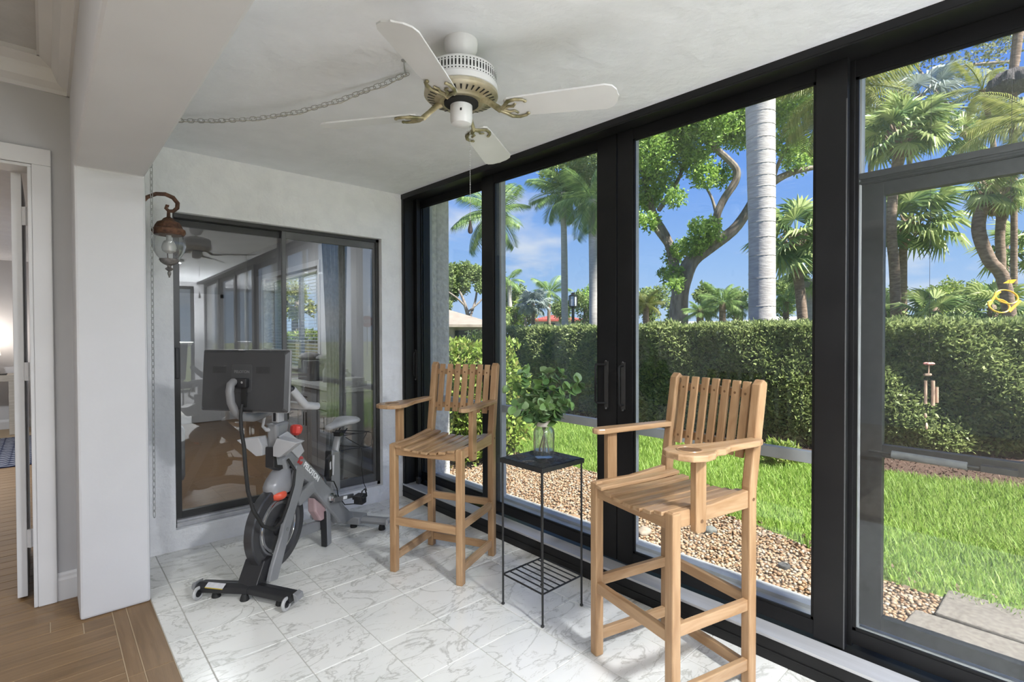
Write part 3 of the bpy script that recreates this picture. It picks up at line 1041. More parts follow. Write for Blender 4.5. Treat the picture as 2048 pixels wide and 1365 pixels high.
# ---------------------------------------------------------------- jar with eucalyptus
JX, JY, JZ = 1.958, 1.905, .7917
jar = thing('glass_jar', 'clear glass jar holding eucalyptus on the black table', 'vase', (JX, JY, JZ))
MJ = Matrix.Translation((JX, JY, JZ))
MB().lathe([(.001, .0), (.047, .0), (.054, .007), (.0565, .02), (.0565, .135), (.052, .152), (.041, .165), (.040, .200), (.043, .202), (.043, .207), (.037, .207), (.0365, .165), (.048, .150), (.0525, .132), (.0525, .03), (.045, .017), (.001, .014)], 32, MJ).build('body', 'jarglass', jar, smooth=True)
MB().lathe([(.0412, .168), (.0425, .17), (.0425, .199), (.0412, .2)], 32, MJ).build('neck_band', mat('frosted_band', (.42, .38, .33), (.5, .46, .40), scale=40, rough=.8), jar, smooth=True)
MB().lathe([(.001, .0142), (.0445, .0172), (.0520, .03), (.0520, .04), (.001, .04)], 24, MJ).build('water', glassmat('water', tint=(.86, .89, .89), base=.06, haze=.1, hazecol=(.9, .92, .92), power=2.5), jar, smooth=True)

MT['eucal'] = leafmat('eucalyptus_leaf', [(.035, .085, .03), (.055, .13, .045), (.10, .19, .075), (.15, .24, .12)], .25, .45)
MT['eustem'] = mat('eucalyptus_stem', (.10, .10, .05), (.16, .13, .07), scale=30, rough=.6)
MT['euleaf'] = []
for q, (c1, c2) in enumerate((((.055, .12, .035), (.09, .18, .06)), ((.10, .19, .05), (.15, .26, .08)), ((.16, .25, .11), (.23, .32, .16)), ((.035, .08, .03), (.06, .12, .045)))):
    m_ = mat('euleaf%d' % q, c1, c2, scale=18, rough=.5)
    MT['euleaf%d' % q] = m_


def disc_leaf(r, q):
    n = 12
    vs = [(0, 0, 0)]
    for k in range(n):
        a = 2 * PI * k / n
        rr = r * (1 + .12 * (1 if k == 0 else 0))
        vs.append((r * .95 + rr * math.cos(a + PI) * -1, .88 * rr * math.sin(a), .18 * r * math.sin(a) ** 2 - .12 * r * math.cos(a) ** 2))
    vs[0] = (r * .95, 0, -.02 * r)
    up = len(vs)
    vs += [(x, y, z - .0009) for x, y, z in vs]
    fs = [(0, k + 1, (k + 1) % n + 1) for k in range(n)] + [(up, up + (k + 1) % n + 1, up + k + 1) for k in range(n)]
    fs += [(k + 1, up + k + 1, up + (k + 1) % n + 1, (k + 1) % n + 1) for k in range(n)]
    me = MB().add(vs, fs).mesh('leaf', smooth=True, fix=False)
    me.materials.append(MT['euleaf%d' % q])
    return me


LEAF = [disc_leaf(r_, q_) for q_ in range(4) for r_ in (.020, .026, .031)]
side_names = ['leaning far to the left', 'leaning left and high', 'rising straight and tallest', 'rising at the back', 'leaning to the right and high', 'bowing far to the right', 'bowing low towards the room', 'drooping low on the left', 'drooping low on the right']
tips = [(-.19, .10, .31), (-.11, .02, .40), (-.01, -.03, .37), (.03, .08, .39), (.10, -.04, .40), (.19, -.05, .35), (.0, -.14, .24), (-.16, -.06, .22), (.13, -.12, .25)]
for k, (dx, dy, dz) in enumerate(tips):
    tip = _r0 * dx + Vector((_f.x, _f.y, 0)).normalized() * (dy * .9) + Vector((0, 0, dz))
    base_dir = Vector((-tip.x, -tip.y, 0)).normalized() * .034
    J = Vector((JX, JY, JZ))
    p0 = J + base_dir + Vector((0, 0, .016))
    p1 = J + Vector((tip.x, tip.y, 0)).normalized() * .018 + Vector((0, 0, .19))
    p3 = J + tip + Vector((0, 0, .06))
    p2 = p1 + Vector((tip.x * .25, tip.y * .25, (p3.z - p1.z) * .62))
    pts = [p0, p0.lerp(p1, .5)]
    for i in range(0, 9):
        s_ = i / 8
        pts.append((p1 * (1 - s_) ** 2 + p2 * 2 * s_ * (1 - s_) + p3 * s_ * s_))
    st = MB().tube(pts, [.0028] * 3 + [.0024] * 4 + [.0016] * 4, 6).build('eucalyptus_stem', 'eustem', None, smooth=True)
    tag(st, 'green eucalyptus stem in the jar, ' + side_names[k], 'plant', 'eucalyptus stems in the jar')
    for i in range(2, 11):
        if i == 2:
            continue
        for s_ in (-1, 1):
            for rep in range(2 if i > 3 else 1):
                p = pts[i].lerp(pts[i - 1], random.random() * .6)
                d = (pts[i] - pts[i - 1]).normalized()
                sd = d.cross(Vector((random.uniform(-1, 1), random.uniform(-1, 1), .3))).normalized() * s_
                x_ = (sd + d * .35 + Vector((0, 0, random.uniform(-.25, .15)))).normalized()
                z_ = x_.cross(Vector((random.uniform(-1, 1), random.uniform(-1, 1), random.uniform(-.3, .6)))).normalized()
                y_ = z_.cross(x_)
                dark = random.random()
                q = 3 if (i < 6 and dark < .45) else (0 if dark < .4 else (1 if dark < .8 else 2))
                o = put('leaf', LEAF[q * 3 + (2 if i < 7 else random.choice((0, 1)))], None, st)
                M = Matrix((x_, y_, z_)).transposed().to_4x4()
                M.translation = p
                o.matrix_local = M

# ---------------------------------------------------------------- ceiling fan
FX, FY = 1.267, 1.698
fan = thing('ceiling_fan', 'white four-blade ceiling fan with worn brass arms', 'fan', (FX, FY, 2.64))
MF = Matrix.Translation((FX, FY, 0))
zc = ceil_z(FY)
MB().lathe([(.001, zc + .004), (.066, zc + .004), (.068, zc - .006), (.066, zc - .035), (.052, zc - .062), (.032, zc - .076), (.014, zc - .078)], 32, MF).build('canopy', 'white', fan, smooth=True)
b = MB()
for a_ in (.6, 2.2, 3.9, 5.2):
    b.box(FX + .034 * math.cos(a_) - .004, FX + .034 * math.cos(a_) + .004, FY + .034 * math.sin(a_) - .004, FY + .034 * math.sin(a_) + .004, zc - .077, zc - .066)
b.build('canopy_slot', 'dark', fan)
MB().lathe([(.013, zc - .05), (.013, 2.532)], 16, MF).lathe([(.02, 2.55), (.024, 2.54), (.03, 2.53)], 16, MF).build('downrod', 'white', fan, smooth=True)
MB().lathe([(.03, 2.545), (.085, 2.54), (.118, 2.53), (.138, 2.518), (.143, 2.508), (.143, 2.462), (.148, 2.455), (.148, 2.434), (.14, 2.43), (.03, 2.428)], 48, MF).build('motor_housing', 'white', fan, smooth=True)
b = MB()
for k in range(64):
    a_ = 2 * PI * k / 64
    c_, s_ = math.cos(a_), math.sin(a_)
    e1 = Vector((-s_, c_, 0))
    o_ = Vector((FX + c_ * .1432, FY + s_ * .1432, 0))
    for zz, hh, ww in ((2.486, .012, .0026), (2.504, .0025, .0022), (2.466, .0025, .0022)):
        b.add([o_ + e1 * ww + Vector((0, 0, zz - hh)), o_ + e1 * ww * 1.3 + Vector((0, 0, zz)), o_ + e1 * ww + Vector((0, 0, zz + hh)), o_ - e1 * ww + Vector((0, 0, zz + hh)), o_ - e1 * ww * 1.3 + Vector((0, 0, zz)), o_ - e1 * ww + Vector((0, 0, zz - hh))], [(0, 1, 2, 3, 4, 5)])
b.build('vent_slots', 'dark', fan, fix=False)
MB().lathe([(.144, 2.432), (.149, 2.428), (.150, 2.416), (.142, 2.408), (.118, 2.402), (.098, 2.399), (.088, 2.392), (.06, 2.392)], 48, MF).build('brass_plate', 'brass', fan, smooth=True)
b = MB()
for k in range(34):
    a_ = 2 * PI * k / 34
    c_, s_ = math.cos(a_), math.sin(a_)
    e1 = Vector((-s_, c_, 0)) * .0038
    p_, q_ = Vector((FX + c_ * .108, FY + s_ * .108, 2.3988)), Vector((FX + c_ * .136, FY + s_ * .136, 2.4042))
    b.add([p_ - e1 * .6, p_ + e1 * .6, q_ + e1, q_ - e1], [(0, 1, 2, 3)])
b.build('plate_slots', 'dark', fan, fix=False)
MB().lathe([(.07, 2.394), (.07, 2.384), (.05, 2.378)], 24, MF).build('hub', 'dark', fan, smooth=True)
MB().lathe([(.043, 2.384), (.045, 2.378), (.045, 2.318), (.040, 2.304), (.022, 2.297), (.001, 2.295)], 32, MF).build('switch_housing', 'white', fan, smooth=True)
MB().box(FX - .031, FX - .027, FY - .040, FY - .032, 2.343, 2.352).build('switch', 'dark', fan)
pitch = math.tan(math.radians(12.5))
for k in range(4):
    th = math.radians(34.5 + 90 * k)
    e, t_ = Vector((math.cos(th), math.sin(th), 0)), Vector((-math.sin(th), math.cos(th), 0))
    zb = 2.352
    P = lambda r_, s_, dz=0.: Vector((FX, FY, zb + dz)) + e * r_ + t_ * s_ + Vector((0, 0, -pitch * s_))
    ol = [(.185, -.038), (.20, -.052), (.30, -.058), (.58, -.068), (.606, -.058), (.622, -.035), (.626, -.01), (.630, 0), (.626, .01), (.622, .035), (.606, .058), (.58, .068), (.30, .058), (.20, .052), (.185, .038)]
    bl_ = MB().prism(ol, lambda u, v, w: P(u, v, w), 0, .006).build('blade', 'white', fan)
    arm = MB()
    arm.tube([Vector((FX, FY, 2.398)) + e * .085, Vector((FX, FY, 2.388)) + e * .11, Vector((FX, FY, 2.366)) + e * .14, P(.168, 0, -.006)], [.010, .009, .008, .009], 8, flat=1.5)
    for s_ in (-1, 1):
        arm.tube([P(.16, 0, -.006), P(.185, s_ * .022, -.006), P(.205, s_ * .045, -.006), P(.235, s_ * .052, -.006), P(.262, s_ * .046, -.006), P(.275, s_ * .036, -.006)], [.008, .0085, .0085, .008, .007, .004], 8, flat=.7)
        arm.tube([P(.175, 0, -.006), P(.20, s_ * .016, -.006), P(.22, s_ * .013, -.006), P(.232, s_ * .028, -.006)], [.006, .0065, .0055, .005], 8, flat=.7)
        arm.ball(P(.272, s_ * .036, -.006), (.008, .008, .005), 8, 6)
    arm.build('blade_arm', 'brassdark', fan, smooth=True, ang=60)
pc = Vector((FX + .03, FY - .018, 0))
b = MB()
k = 0
z = 2.315
while z > 1.915:
    b.ball((pc.x, pc.y, z), .0022, 6, 4)
    z -= .0072
b.tube([(pc.x, pc.y, 2.32), (pc.x, pc.y, 1.91)], .0007, 4)
b.build('pull_chain', 'chain', fan)
MB().lathe([(.001, 1.915), (.005, 1.912), (.006, 1.898), (.0105, 1.878), (.010, 1.868), (.006, 1.862), (.001, 1.861)], 12, Matrix.Translation((pc.x, pc.y, 0))).build('pull_fob', mat('dark_fob', (.05, .04, .035), (.09, .07, .06), scale=40, rough=.5), fan, smooth=True)

# ---------------------------------------------------------------- chains
lk = MB()
path = []
for i in range(14):
    a = 2 * PI * i / 14
    path.append(Vector((.0165 * math.cos(a) + (.006 if math.cos(a) > 0 else -.006), .0105 * math.sin(a), 0)))
nn = 5
for i in range(14):
    tn = (path[(i + 1) % 14] - path[i - 1]).normalized()
    sd_ = Vector((0, 0, 1)).cross(tn)
    for j in range(nn):
        a = 2 * PI * j / nn
        lk.v.append(tuple(path[i] + sd_ * math.cos(a) * .0019 + Vector((0, 0, math.sin(a) * .0019))))
for i in range(14):
    for j in range(nn):
        lk.f.append((i * nn + j, ((i + 1) % 14) * nn + j, ((i + 1) % 14) * nn + (j + 1) % nn, i * nn + (j + 1) % nn))
LINK = lk.mesh('link', smooth=True, fix=False, ang=80)
WIRE = LINK.copy()


def chain(label, pts, pitch_=.034, m_='chain', twist=.0, flip=True):
    t = thing('chain', label, 'chain', pts[0])
    acc, seg, k = 0., 0, 0
    L = [(Vector(pts[i + 1]) - Vector(pts[i])).length for i in range(len(pts) - 1)]
    total, d = sum(L), pitch_ / 2
    while d < total:
        q, i = d, 0
        while q > L[i]:
            q -= L[i]
            i += 1
        a, b_ = Vector(pts[i]), Vector(pts[i + 1])
        x_ = (b_ - a).normalized()
        ref = Vector((0, 0, 1)) if abs(x_.z) < .9 else Vector((.7, -.7, 0))
        z_ = (ref - x_ * ref.dot(x_)).normalized()
        y_ = z_.cross(x_)
        ang = (1.15 if k % 2 else .15) + twist * math.sin(k * 1.7)
        z2 = z_ * math.cos(ang) + y_ * math.sin(ang)
        M = Matrix((x_, z2.cross(x_), z2)).transposed().to_4x4()
        M.translation = a.lerp(b_, q / L[i])
        o = put('link', LINK, m_, t)
        o.matrix_parent_inverse = Matrix.Identity(4)
        o.matrix_basis = INV[t.name] @ M
        d += pitch_
        k += 1
    return t


A_, B_ = Vector((.46, 3.52, ceil_z(3.5) - .012)), Vector((1.235, 2.075, ceil_z(2.07) - .012))
sw = []
for i in range(13):
    s_ = i / 12
    p = A_.lerp(B_, s_)
    w_ = .16 * math.sin(PI * s_)
    sw.append(p + Vector((w_ * .45, w_ * .25, -.05 * math.sin(PI * s_))))
ch = chain('grey swag chain looped along the ceiling to the fan', sw)
hk = Vector((1.175, 1.99, ceil_z(1.99)))
MB().lathe([(.012, 0), (.012, -.004), (.003, -.006), (.003, -.02)], 12, Matrix.Translation(hk)).build('hook', 'chain', ch, smooth=True)
MB().tube([sw[-1], sw[-1].lerp(hk, .5) + Vector((0, 0, -.02)), hk + Vector((0, 0, -.018))], .003, 6).build('hook_wire', 'chain', ch, smooth=True)
MB().tube([p + Vector((.006, 0, -.005 - .008 * math.sin(3 * i))) for i, p in enumerate(sw)], .0022, 6).build('lamp_cord', mat('clear_cord', (.55, .52, .45), rough=.4), ch, smooth=True)
c0 = Vector((.452, 3.5, 2.46))
chain('white painted chain hanging down beside the wall lantern', [c0, Vector((.449, 3.5, 1.6)), Vector((.445, 3.5, .42))], m_=mat('white_chain', (.52, .52, .51), (.60, .60, .59), scale=20, rough=.5))

# ---------------------------------------------------------------- wall lantern
LX, LY = .561, 3.70
lan = thing('wall_lantern', 'rusty brown wall lantern with clear bubble glass', 'lamp', (.41, LY, 2.2))
ML = Matrix.Translation((LX, LY, 0))
b = MB()
hook = [(.415, 2.175), (.43, 2.225), (.455, 2.262), (.50, 2.290), (.545, 2.296), (.585, 2.282), (.608, 2.252), (.606, 2.222), (.585, 2.200), (.562, 2.198), (.548, 2.212), (.552, 2.228), (.563, 2.226)]
b.tube([(x, LY, z) for x, z in hook], [.010, .010, .011, .0115, .012, .0125, .0125, .012, .011, .010, .010, .009, .008], 10)
b.tube([(LX, LY, 2.20), (LX, LY, 2.15)], [.008, .011], 10)
b.build('scroll_arm', 'rust', lan, smooth=True, ang=60)
MB().lathe([(.05, 0), (.05, .01), (.03, .018), (.001, .02)], 20, Matrix.Translation((.41, LY, 2.17)) @ Matrix.Rotation(PI / 2, 4, 'Y')).build('backplate', 'rust', lan, smooth=True)
MB().lathe([(.012, 2.160), (.028, 2.150), (.036, 2.138), (.058, 2.128), (.070, 2.108), (.076, 2.092), (.088, 2.084), (.090, 2.070), (.084, 2.060), (.078, 2.052), (.070, 2.050)], 12, ML).build('cap', 'rust', lan, smooth=True, ang=25)
b = MB()
n = 24
prof = [(.074, 2.052), (.080, 2.035), (.086, 2.01), (.086, 1.985), (.078, 1.955), (.062, 1.925), (.046, 1.905)]
vs = []
for r_, z_ in prof:
    for k in range(n):
        a = 2 * PI * k / n
        rr = r_ * (1 + .035 * math.cos(8 * a))
        vs.append((LX + rr * math.cos(a), LY + rr * math.sin(a), z_))
fs = [(i * n + k, i * n + (k + 1) % n, (i + 1) * n + (k + 1) % n, (i + 1) * n + k) for i in range(len(prof) - 1) for k in range(n)]
b.add(vs, fs).build('globe', 'lampglass', lan, smooth=True, fix=False)
MB().lathe([(.014, 2.05), (.014, 2.022), (.026, 2.015), (.034, 1.998), (.040, 1.975), (.034, 1.955), (.014, 1.942), (.001, 1.94)], 20, ML).build('bulb', mat('frosted_bulb', (.62, .62, .61), rough=.4), lan, smooth=True)
MB().tube([(LX - .006, LY, 1.905), (LX - .008, LY, 1.945)], .0025, 6).build('rod', 'rust', lan)
MB().lathe([(.001, 1.908), (.050, 1.908), (.052, 1.902), (.045, 1.888), (.030, 1.876), (.012, 1.868), (.010, 1.858), (.020, 1.852), (.022, 1.846), (.012, 1.838), (.006, 1.834), (.010, 1.824), (.009, 1.815), (.004, 1.802), (.005, 1.798), (.001, 1.795)], 12, ML).build('finial', mat('pewter', (.13, .115, .105), (.28, .26, .25), scale=40, rough=.5, metal=.4), lan, smooth=True, ang=50)

# small things on the floor in the corner behind the pillar
b = MB().lathe([(.10, -.008), (.106, -.004), (.106, .004), (.10, .008), (.001, .01)], 28, Matrix.Translation((.425, 3.62, .175)) @ Matrix.Rotation(PI / 2, 4, 'Y') @ Matrix.Rotation(.1, 4, 'X'))
o = b.build('hanging_disc', mat('grey_disc', (.16, .16, .16), (.3, .3, .3), scale=9, rough=.25, metal=.5), None, smooth=True)
tag(o, 'grey metal disc against the wall low behind the pillar', 'plate')


# ---------------------------------------------------------------- exercise bike
# local x = s (front bar to rear bar), local -y = o (side towards the doors), z up
AX = Vector((.813, .582, 0)).normalized()
bike = thing('exercise_bike', 'dark grey exercise bike with a large screen in front of the sliding window', 'exercise bike', (.80, 3.026, 0), math.atan2(AX.y, AX.x), local=True)
S = lambda s, o, z: Vector((s, -o, z))


def pl(name, poly, o0, o1, m_, bevel=.008, parent=None):
    return MB().prism(poly, lambda u, v, w: S(u, w, v), o0, o1).build(name, m_, parent or bike, bevel=bevel)


# front stabiliser: a bar swept slightly, wheels at its ends, feet, label
b = MB()
cs = [(-.036, .035), (.03, .035), (.042, .05), (.034, .078), (-.01, .086), (-.038, .068)]
for o0, o1, s0, s1 in ((-.29, 0, -.01, .03), (0, .29, .03, -.01)):
    n = len(cs)
    vs = [S(u + s0, o0, v) for u, v in cs] + [S(u + s1, o1, v) for u, v in cs]
    b.add(vs, [tuple(range(n)), tuple(range(n, 2 * n))[::-1]] + [(i, n + i, n + (i + 1) % n, (i + 1) % n) for i in range(n)])
b.build('front_stabiliser', 'bikeblack', bike, bevel=.004)
for o_ in (-.20, -.02, .20):
    MB().lathe([(.022, 0), (.024, .004), (.02, .022), (.014, .036)], 14, Matrix.Translation(S(.0, o_, 0))).build('foot', 'rubber', bike, smooth=True)
for o_ in (-.272, .272):
    Mw = Matrix.Translation(S(-.05, o_, .037)) @ Matrix.Rotation(PI / 2, 4, 'X')
    w_ = MB().torus(.027, .0098, Mw, 24, 8).build('wheel', 'clearwheel', bike, smooth=True)
    MB().lathe([(.018, -.008), (.018, .008)], 18, Mw).lathe([(.007, -.014), (.007, .014)], 10, Mw).build('wheel_hub', 'bikeblack', w_, smooth=True)
    MB().box(-.05, .0, -o_ - .004, -o_ + .004, .032, .042).build('wheel_bracket', 'bikeblack', bike)
MB().prism([(.31, .036), (.33, .05), (.325, .076), (.30, .086)], lambda u, v, w: S(w, u, v), -.036, .02).build('end_cap', 'bikegrey', bike, bevel=.003)
MB().prism([(-.31, .036), (-.33, .05), (-.325, .076), (-.30, .086)], lambda u, v, w: S(w, u, v), -.036, .02).build('end_cap', 'bikegrey', bike, bevel=.003)
b = MB()
b.add([S(-.0415, -.235, .070), S(-.0390, -.125, .070), S(-.012, -.125, .0865), S(-.016, -.235, .0865)], [(0, 1, 2, 3)])
st_ = b.build('label', 'sticker', bike, fix=False)
MB().add([S(-.043, -.235, .066), S(-.0405, -.125, .066), S(-.0395, -.125, .0705), S(-.042, -.235, .0705)], [(0, 1, 2, 3)]).build('label_stripe', 'yellow', st_, fix=False)
# black yoke between bar and fork legs
pl('yoke', [(-.005, .06), (.10, .06), (.145, .19), (.075, .19)], -.075, .05, 'bikeblack', .006)
# fork legs either side of the flywheel
leg = [(.075, .07), (.148, .055), (.188, .135), (.26, .288), (.33, .42), (.377, .491), (.407, .564), (.40, .64), (.33, .66), (.305, .60), (.305, .53), (.256, .432), (.208, .35), (.181, .279), (.101, .137)]
pl('fork_leg', leg, .052, .078, 'bikegrey', .006)
pl('fork_leg', leg, -.078, -.052, 'bikegrey', .006)
MB().tube([S(.231, .077, .312), S(.231, .084, .312)], .009, 10).build('axle_bolt', 'chrome', bike, smooth=True)
# flywheel
WC = (.235, .322)
Mw = Matrix.Translation(S(WC[0], 0, WC[1])) @ Matrix.Rotation(PI / 2, 4, 'X')
MB().lathe([(.172, -.02), (.185, -.030), (.226, -.030), (.234, -.024), (.234, .024), (.226, .030), (.185, .030), (.172, .020)], 56, Mw).build('flywheel', 'wheel', bike, smooth=True)
MB().lathe([(.001, -.012), (.125, -.012), (.13, -.022), (.15, -.022), (.172, -.018), (.172, .018), (.15, .022), (.13, .022), (.125, .012), (.001, .012)], 56, Mw).build('flywheel_disc', 'wheelface', bike, smooth=True)
MB().lathe([(.001, -.045), (.022, -.045), (.03, -.038), (.05, -.03), (.055, -.01), (.055, .01), (.05, .03), (.03, .038), (.022, .045), (.001, .045)], 28, Mw).build('flywheel_hub', 'bikeblack', bike, smooth=True)
MB().torus(.148, .003, Matrix.Translation(S(WC[0], .023, WC[1])) @ Matrix.Rotation(PI / 2, 4, 'X'), 48, 6).build('flywheel_ring', 'chrome', bike, smooth=True)
# main beam, seat tube, rear leg as one welded frame
beam = [(.262, .86), (.30, .842), (.39, .745), (.476, .659), (.61, .54), (.70, .44), (.80, .36), (.86, .30), (.93, .215), (1.04, .125), (1.05, .09), (.93, .085), (.86, .115), (.80, .185), (.725, .256), (.657, .331), (.551, .432), (.512, .497), (.44, .548), (.37, .62), (.30, .70), (.25, .74)]
fr = pl('frame_beam', beam, -.045, .045, 'bikegrey', .014)
pl('frame_brace', [(.521, .515), (.545, .44), (.382, .395), (.36, .44), (.402, .478)], .03, .066, 'bikegrey', .008)
pl('frame_brace', [(.521, .515), (.545, .44), (.382, .395), (.36, .44), (.402, .478)], -.066, -.03, 'bikegrey', .008)
pl('lower_bar', [(.20, .155), (.25, .105), (.50, .145), (.90, .09), (.90, .15), (.52, .215), (.32, .20)], -.05, -.015, 'bikegrey', .008)
pl('belt_guard', [(.60, .375), (.68, .31), (.765, .235), (.75, .19), (.67, .195), (.605, .28)], -.04, .02, mat('belt_guard', (.40, .25, .26), (.46, .33, .33), scale=7, rough=.4), .012)
pl('centre_strut', [(.715, .29), (.765, .27), (.78, .005), (.725, .005)], -.01, .03, 'bikegrey', .006)
pl('centre_strut_edge', [(.700, .25), (.715, .25), (.727, .005), (.712, .005)], -.01, .03, 'bikeblack', .003)
# neck, head, resistance cover
MB().prism([(.16, .93), (.285, .93), (.268, .87), (.255, .74), (.17, .74), (.165, .84)], lambda u, v, w: S(u + .045, w, v), -.035, .035).build('neck', 'bikegrey', bike, bevel=.016)
MB().prism([(.235, .93), (.295, .93), (.295, 1.03), (.235, 1.03)], lambda u, v, w: S(u + .0, w, v), -.022, .022).build('handlebar_post', 'bikelight', bike, bevel=.006)
MB().box(.232, .240, -.008, .008, .94, 1.0).build('post_scale', 'bikeblack', bike)
pl('neck_box', [(.19, .80), (.285, .76), (.285, .655), (.245, .65), (.185, .68)], -.03, .03, 'bikeblack', .006)
pl('neck_panel', [(.20, .79), (.28, .745), (.28, .672), (.215, .69)], .028, .033, 'bikegrey', .002)
sh = MB()
rings = [(.66, .31, .045, .04), (.63, .285, .075, .05), (.595, .27, .10, .06), (.565, .265, .112, .066), (.535, .268, .11, .066), (.515, .27, .10, .06)]
nn = 20
vs, fs = [], []
for z_, c_, a_, o_ in rings:
    for k in range(nn):
        t_ = 2 * PI * k / nn
        vs.append(S(c_ + a_ * math.cos(t_), o_ * math.sin(t_), z_))
for i in range(len(rings) - 1):
    for k in range(nn):
        fs.append((i * nn + k, i * nn + (k + 1) % nn, (i + 1) * nn + (k + 1) % nn, (i + 1) * nn + k))
fs += [tuple(range(nn)), tuple(range((len(rings) - 1) * nn, len(rings) * nn))]
sh.add(vs, fs).build('brake_cover', mat('cover_grey', (.22, .22, .235), (.26, .26, .27), scale=5, rough=.28), bike, smooth=True, ang=60)
pl('neck_cover', [(.25, .72), (.33, .74), (.39, .66), (.36, .60), (.27, .64)], -.046, .046, 'bikegrey', .016)
MB().ball(S(.225, .02, .512), (.05, .055, .034), 16, 10).build('brake_tip', mat('red_orange', (.62, .07, .03), (.66, .12, .07), scale=8, rough=.35), bike, smooth=True)
# screw hole, bottle tray, knob
MB().tube([S(.305, .05, .655), S(.305, .057, .655)], .008, 8).build('screw_hole', 'dark', bike)
tr = MB()
tr.prism([(-.20, .0), (-.06, .02), (-.035, -.03), (-.035, -.085), (-.075, -.09), (-.185, -.01)], lambda u, v, w: S(.20 + w + abs(u) * -.05, u, .835 + v), -.03, .045)
tr.prism([(.20, .0), (.06, .02), (.035, -.03), (.035, -.085), (.075, -.09), (.185, -.01)], lambda u, v, w: S(.20 + w + abs(u) * -.05, u, .835 + v), -.03, .045)
tr.build('bottle_tray', 'bikelight', bike, bevel=.005)
MB().prism([(.20, .86), (.28, .875), (.40, .79), (.44, .72), (.38, .69), (.30, .76), (.24, .80)], lambda u, v, w: S(u, w, v), .046, .056).build('tray_mount', 'bikelight', bike, bevel=.008)
MB().tube([S(.405, 0, .745), S(.415, 0, .80)], [.022, .018], 14).build('knob_collar', 'bikelight', bike, smooth=True)
MB().tube([S(.412, 0, .785), S(.425, 0, .825)], .006, 8).build('knob_stem', 'bikeblack', bike, smooth=True)
MB().lathe([(.001, -.034), (.018, -.032), (.032, -.020), (.038, .004), (.036, .022), (.027, .032), (.001, .035)], 10, Matrix.Translation(S(.436, 0, .852)) @ Matrix.Rotation(.2, 4, 'Y')).build('resistance_knob', 'red', bike, smooth=True, ang=30)
# lettering on the beam
e1, e2 = S(.14, 0, -.128) - S(0, 0, 0), S(.128, 0, .14) - S(0, 0, 0)
put('lettering', text_mesh('PELOTON', .047, frame_M(S(.527, .0458, .566), e1, e2), bold=.0014), 'whiteprint', bike)
c_ = S(.415, .0462, .668)
R_ = frame_M(c_, e1, e2)
b = MB()
for R0, a0, a1 in ((.0215, .9, 2 * PI + .2), (.012, 1.2, 2 * PI)):
    k_ = 22
    vs, fs = [], []
    for i in range(k_ + 1):
        a = a0 + (a1 - a0) * i / k_
        for rr in (R0 - .0032, R0 + .0032):
            vs.append(R_ @ Vector((rr * math.cos(a), rr * math.sin(a), 0)))
    fs = [(2 * i, 2 * i + 1, 2 * i + 3, 2 * i + 2) for i in range(k_)]
    b.add(vs, fs)
b.add([R_ @ Vector(q) for q in ((-.026, -.016, 0), (-.022, -.030, 0), (-.012, -.024, 0), (-.016, -.010, 0))], [(0, 1, 2, 3)])
b.build('logo', 'redprint', bike, fix=False)
# screen
scn = MB()
W2, z0, z1 = .272, 1.032, 1.368
tl = lambda z: (z - 1.2) * .07


def rr_poly(w, a, b_, r, k=4):
    out = []
    for cx, cz, st0 in ((w - r, b_ - r, 0), (-w + r, b_ - r, 90), (-w + r, a + r, 180), (w - r, a + r, 270)):
        for i in range(k + 1):
            t_ = math.radians(st0 + 90 * i / k)
            out.append((cx + r * math.cos(t_), cz + r * math.sin(t_)))
    return out


MB().prism(rr_poly(W2, z0, z1, .012), lambda u, v, w: S(w + tl(v), u, v), -.002, .012).build('screen_bezel', mat('bezel_silver', (.30, .30, .31), rough=.3, metal=.3), bike, bevel=.003)
n = 20
A = rr_poly(W2 - .003, z0 + .003, z1 - .003, .012)
B = rr_poly(W2 - .02, z0 + .016, z1 - .016, .02)
vs = [S(-.002 + tl(v), u, v) for u, v in A] + [S(-.020 + tl(v), u, v) for u, v in B]
MB().add(vs, [tuple(range(n, 2 * n))] + [(i, (i + 1) % n, n + (i + 1) % n, n + i) for i in range(n)]).build('screen_back', 'screenback', bike, smooth=True, ang=12)
MB().prism(rr_poly(W2 - .012, z0 + .012, z1 - .012, .006), lambda u, v, w: S(w + tl(v), u, v), .0115, .0135).build('display', mat('dark_display', (.008, .008, .009), rough=.1), bike)
MB().prism([(u - .008, v) for u, v in rr_poly(.064, 1.138, 1.290, .012)], lambda u, v, w: S(-.0225 + w + tl(v), u, v), -.0006, .004).build('mount_plate', 'plate', bike, bevel=.0015)
put('lettering', text_mesh('PELOTON', .021, frame_M(S(-.0240 + tl(1.249), -.006, 1.249), S(0, 1, 0), (0, 0, 1)), bold=.0003), mat('grey_print', (.14, .14, .145), rough=.3), bike)
for u0 in (-.190, .080):
    b = MB()
    for i in range(20):
        for j in range(8):
            u, v = u0 + .0042 * i + (.0021 if j % 2 else 0), 1.243 + .0045 * j
            b.add([S(-.0206 + tl(v), u + a, v + c) for a, c in ((-.0014, 0), (0, -.0017), (.0014, 0), (0, .0017))], [(0, 1, 2, 3)])
    b.build('vent_grille', 'dark', bike, fix=False)
MB().box(-.008, .010, .005, .035, 1.364, 1.3695).build('camera_shutter', 'bikelight', bike)
pl('hinge_block', [(-.05, 1.165), (-.02, 1.165), (-.02, 1.215), (-.05, 1.215)], -.055, .042, 'bikeblack', .006)
MB().tube([S(-.047, .02, 1.195), S(-.053, .02, 1.195)], .007, 8).build('hinge_screw', 'chrome', bike)
pl('hinge_strap', [(-.035, 1.06), (-.022, 1.06), (-.022, 1.17), (-.035, 1.17)], .0, .032, 'dark', .002)
pl('cable_bay', [(-.023, 1.034), (-.019, 1.034), (-.019, 1.102), (-.023, 1.105)], -.068, .060, 'bikeblack', .001)
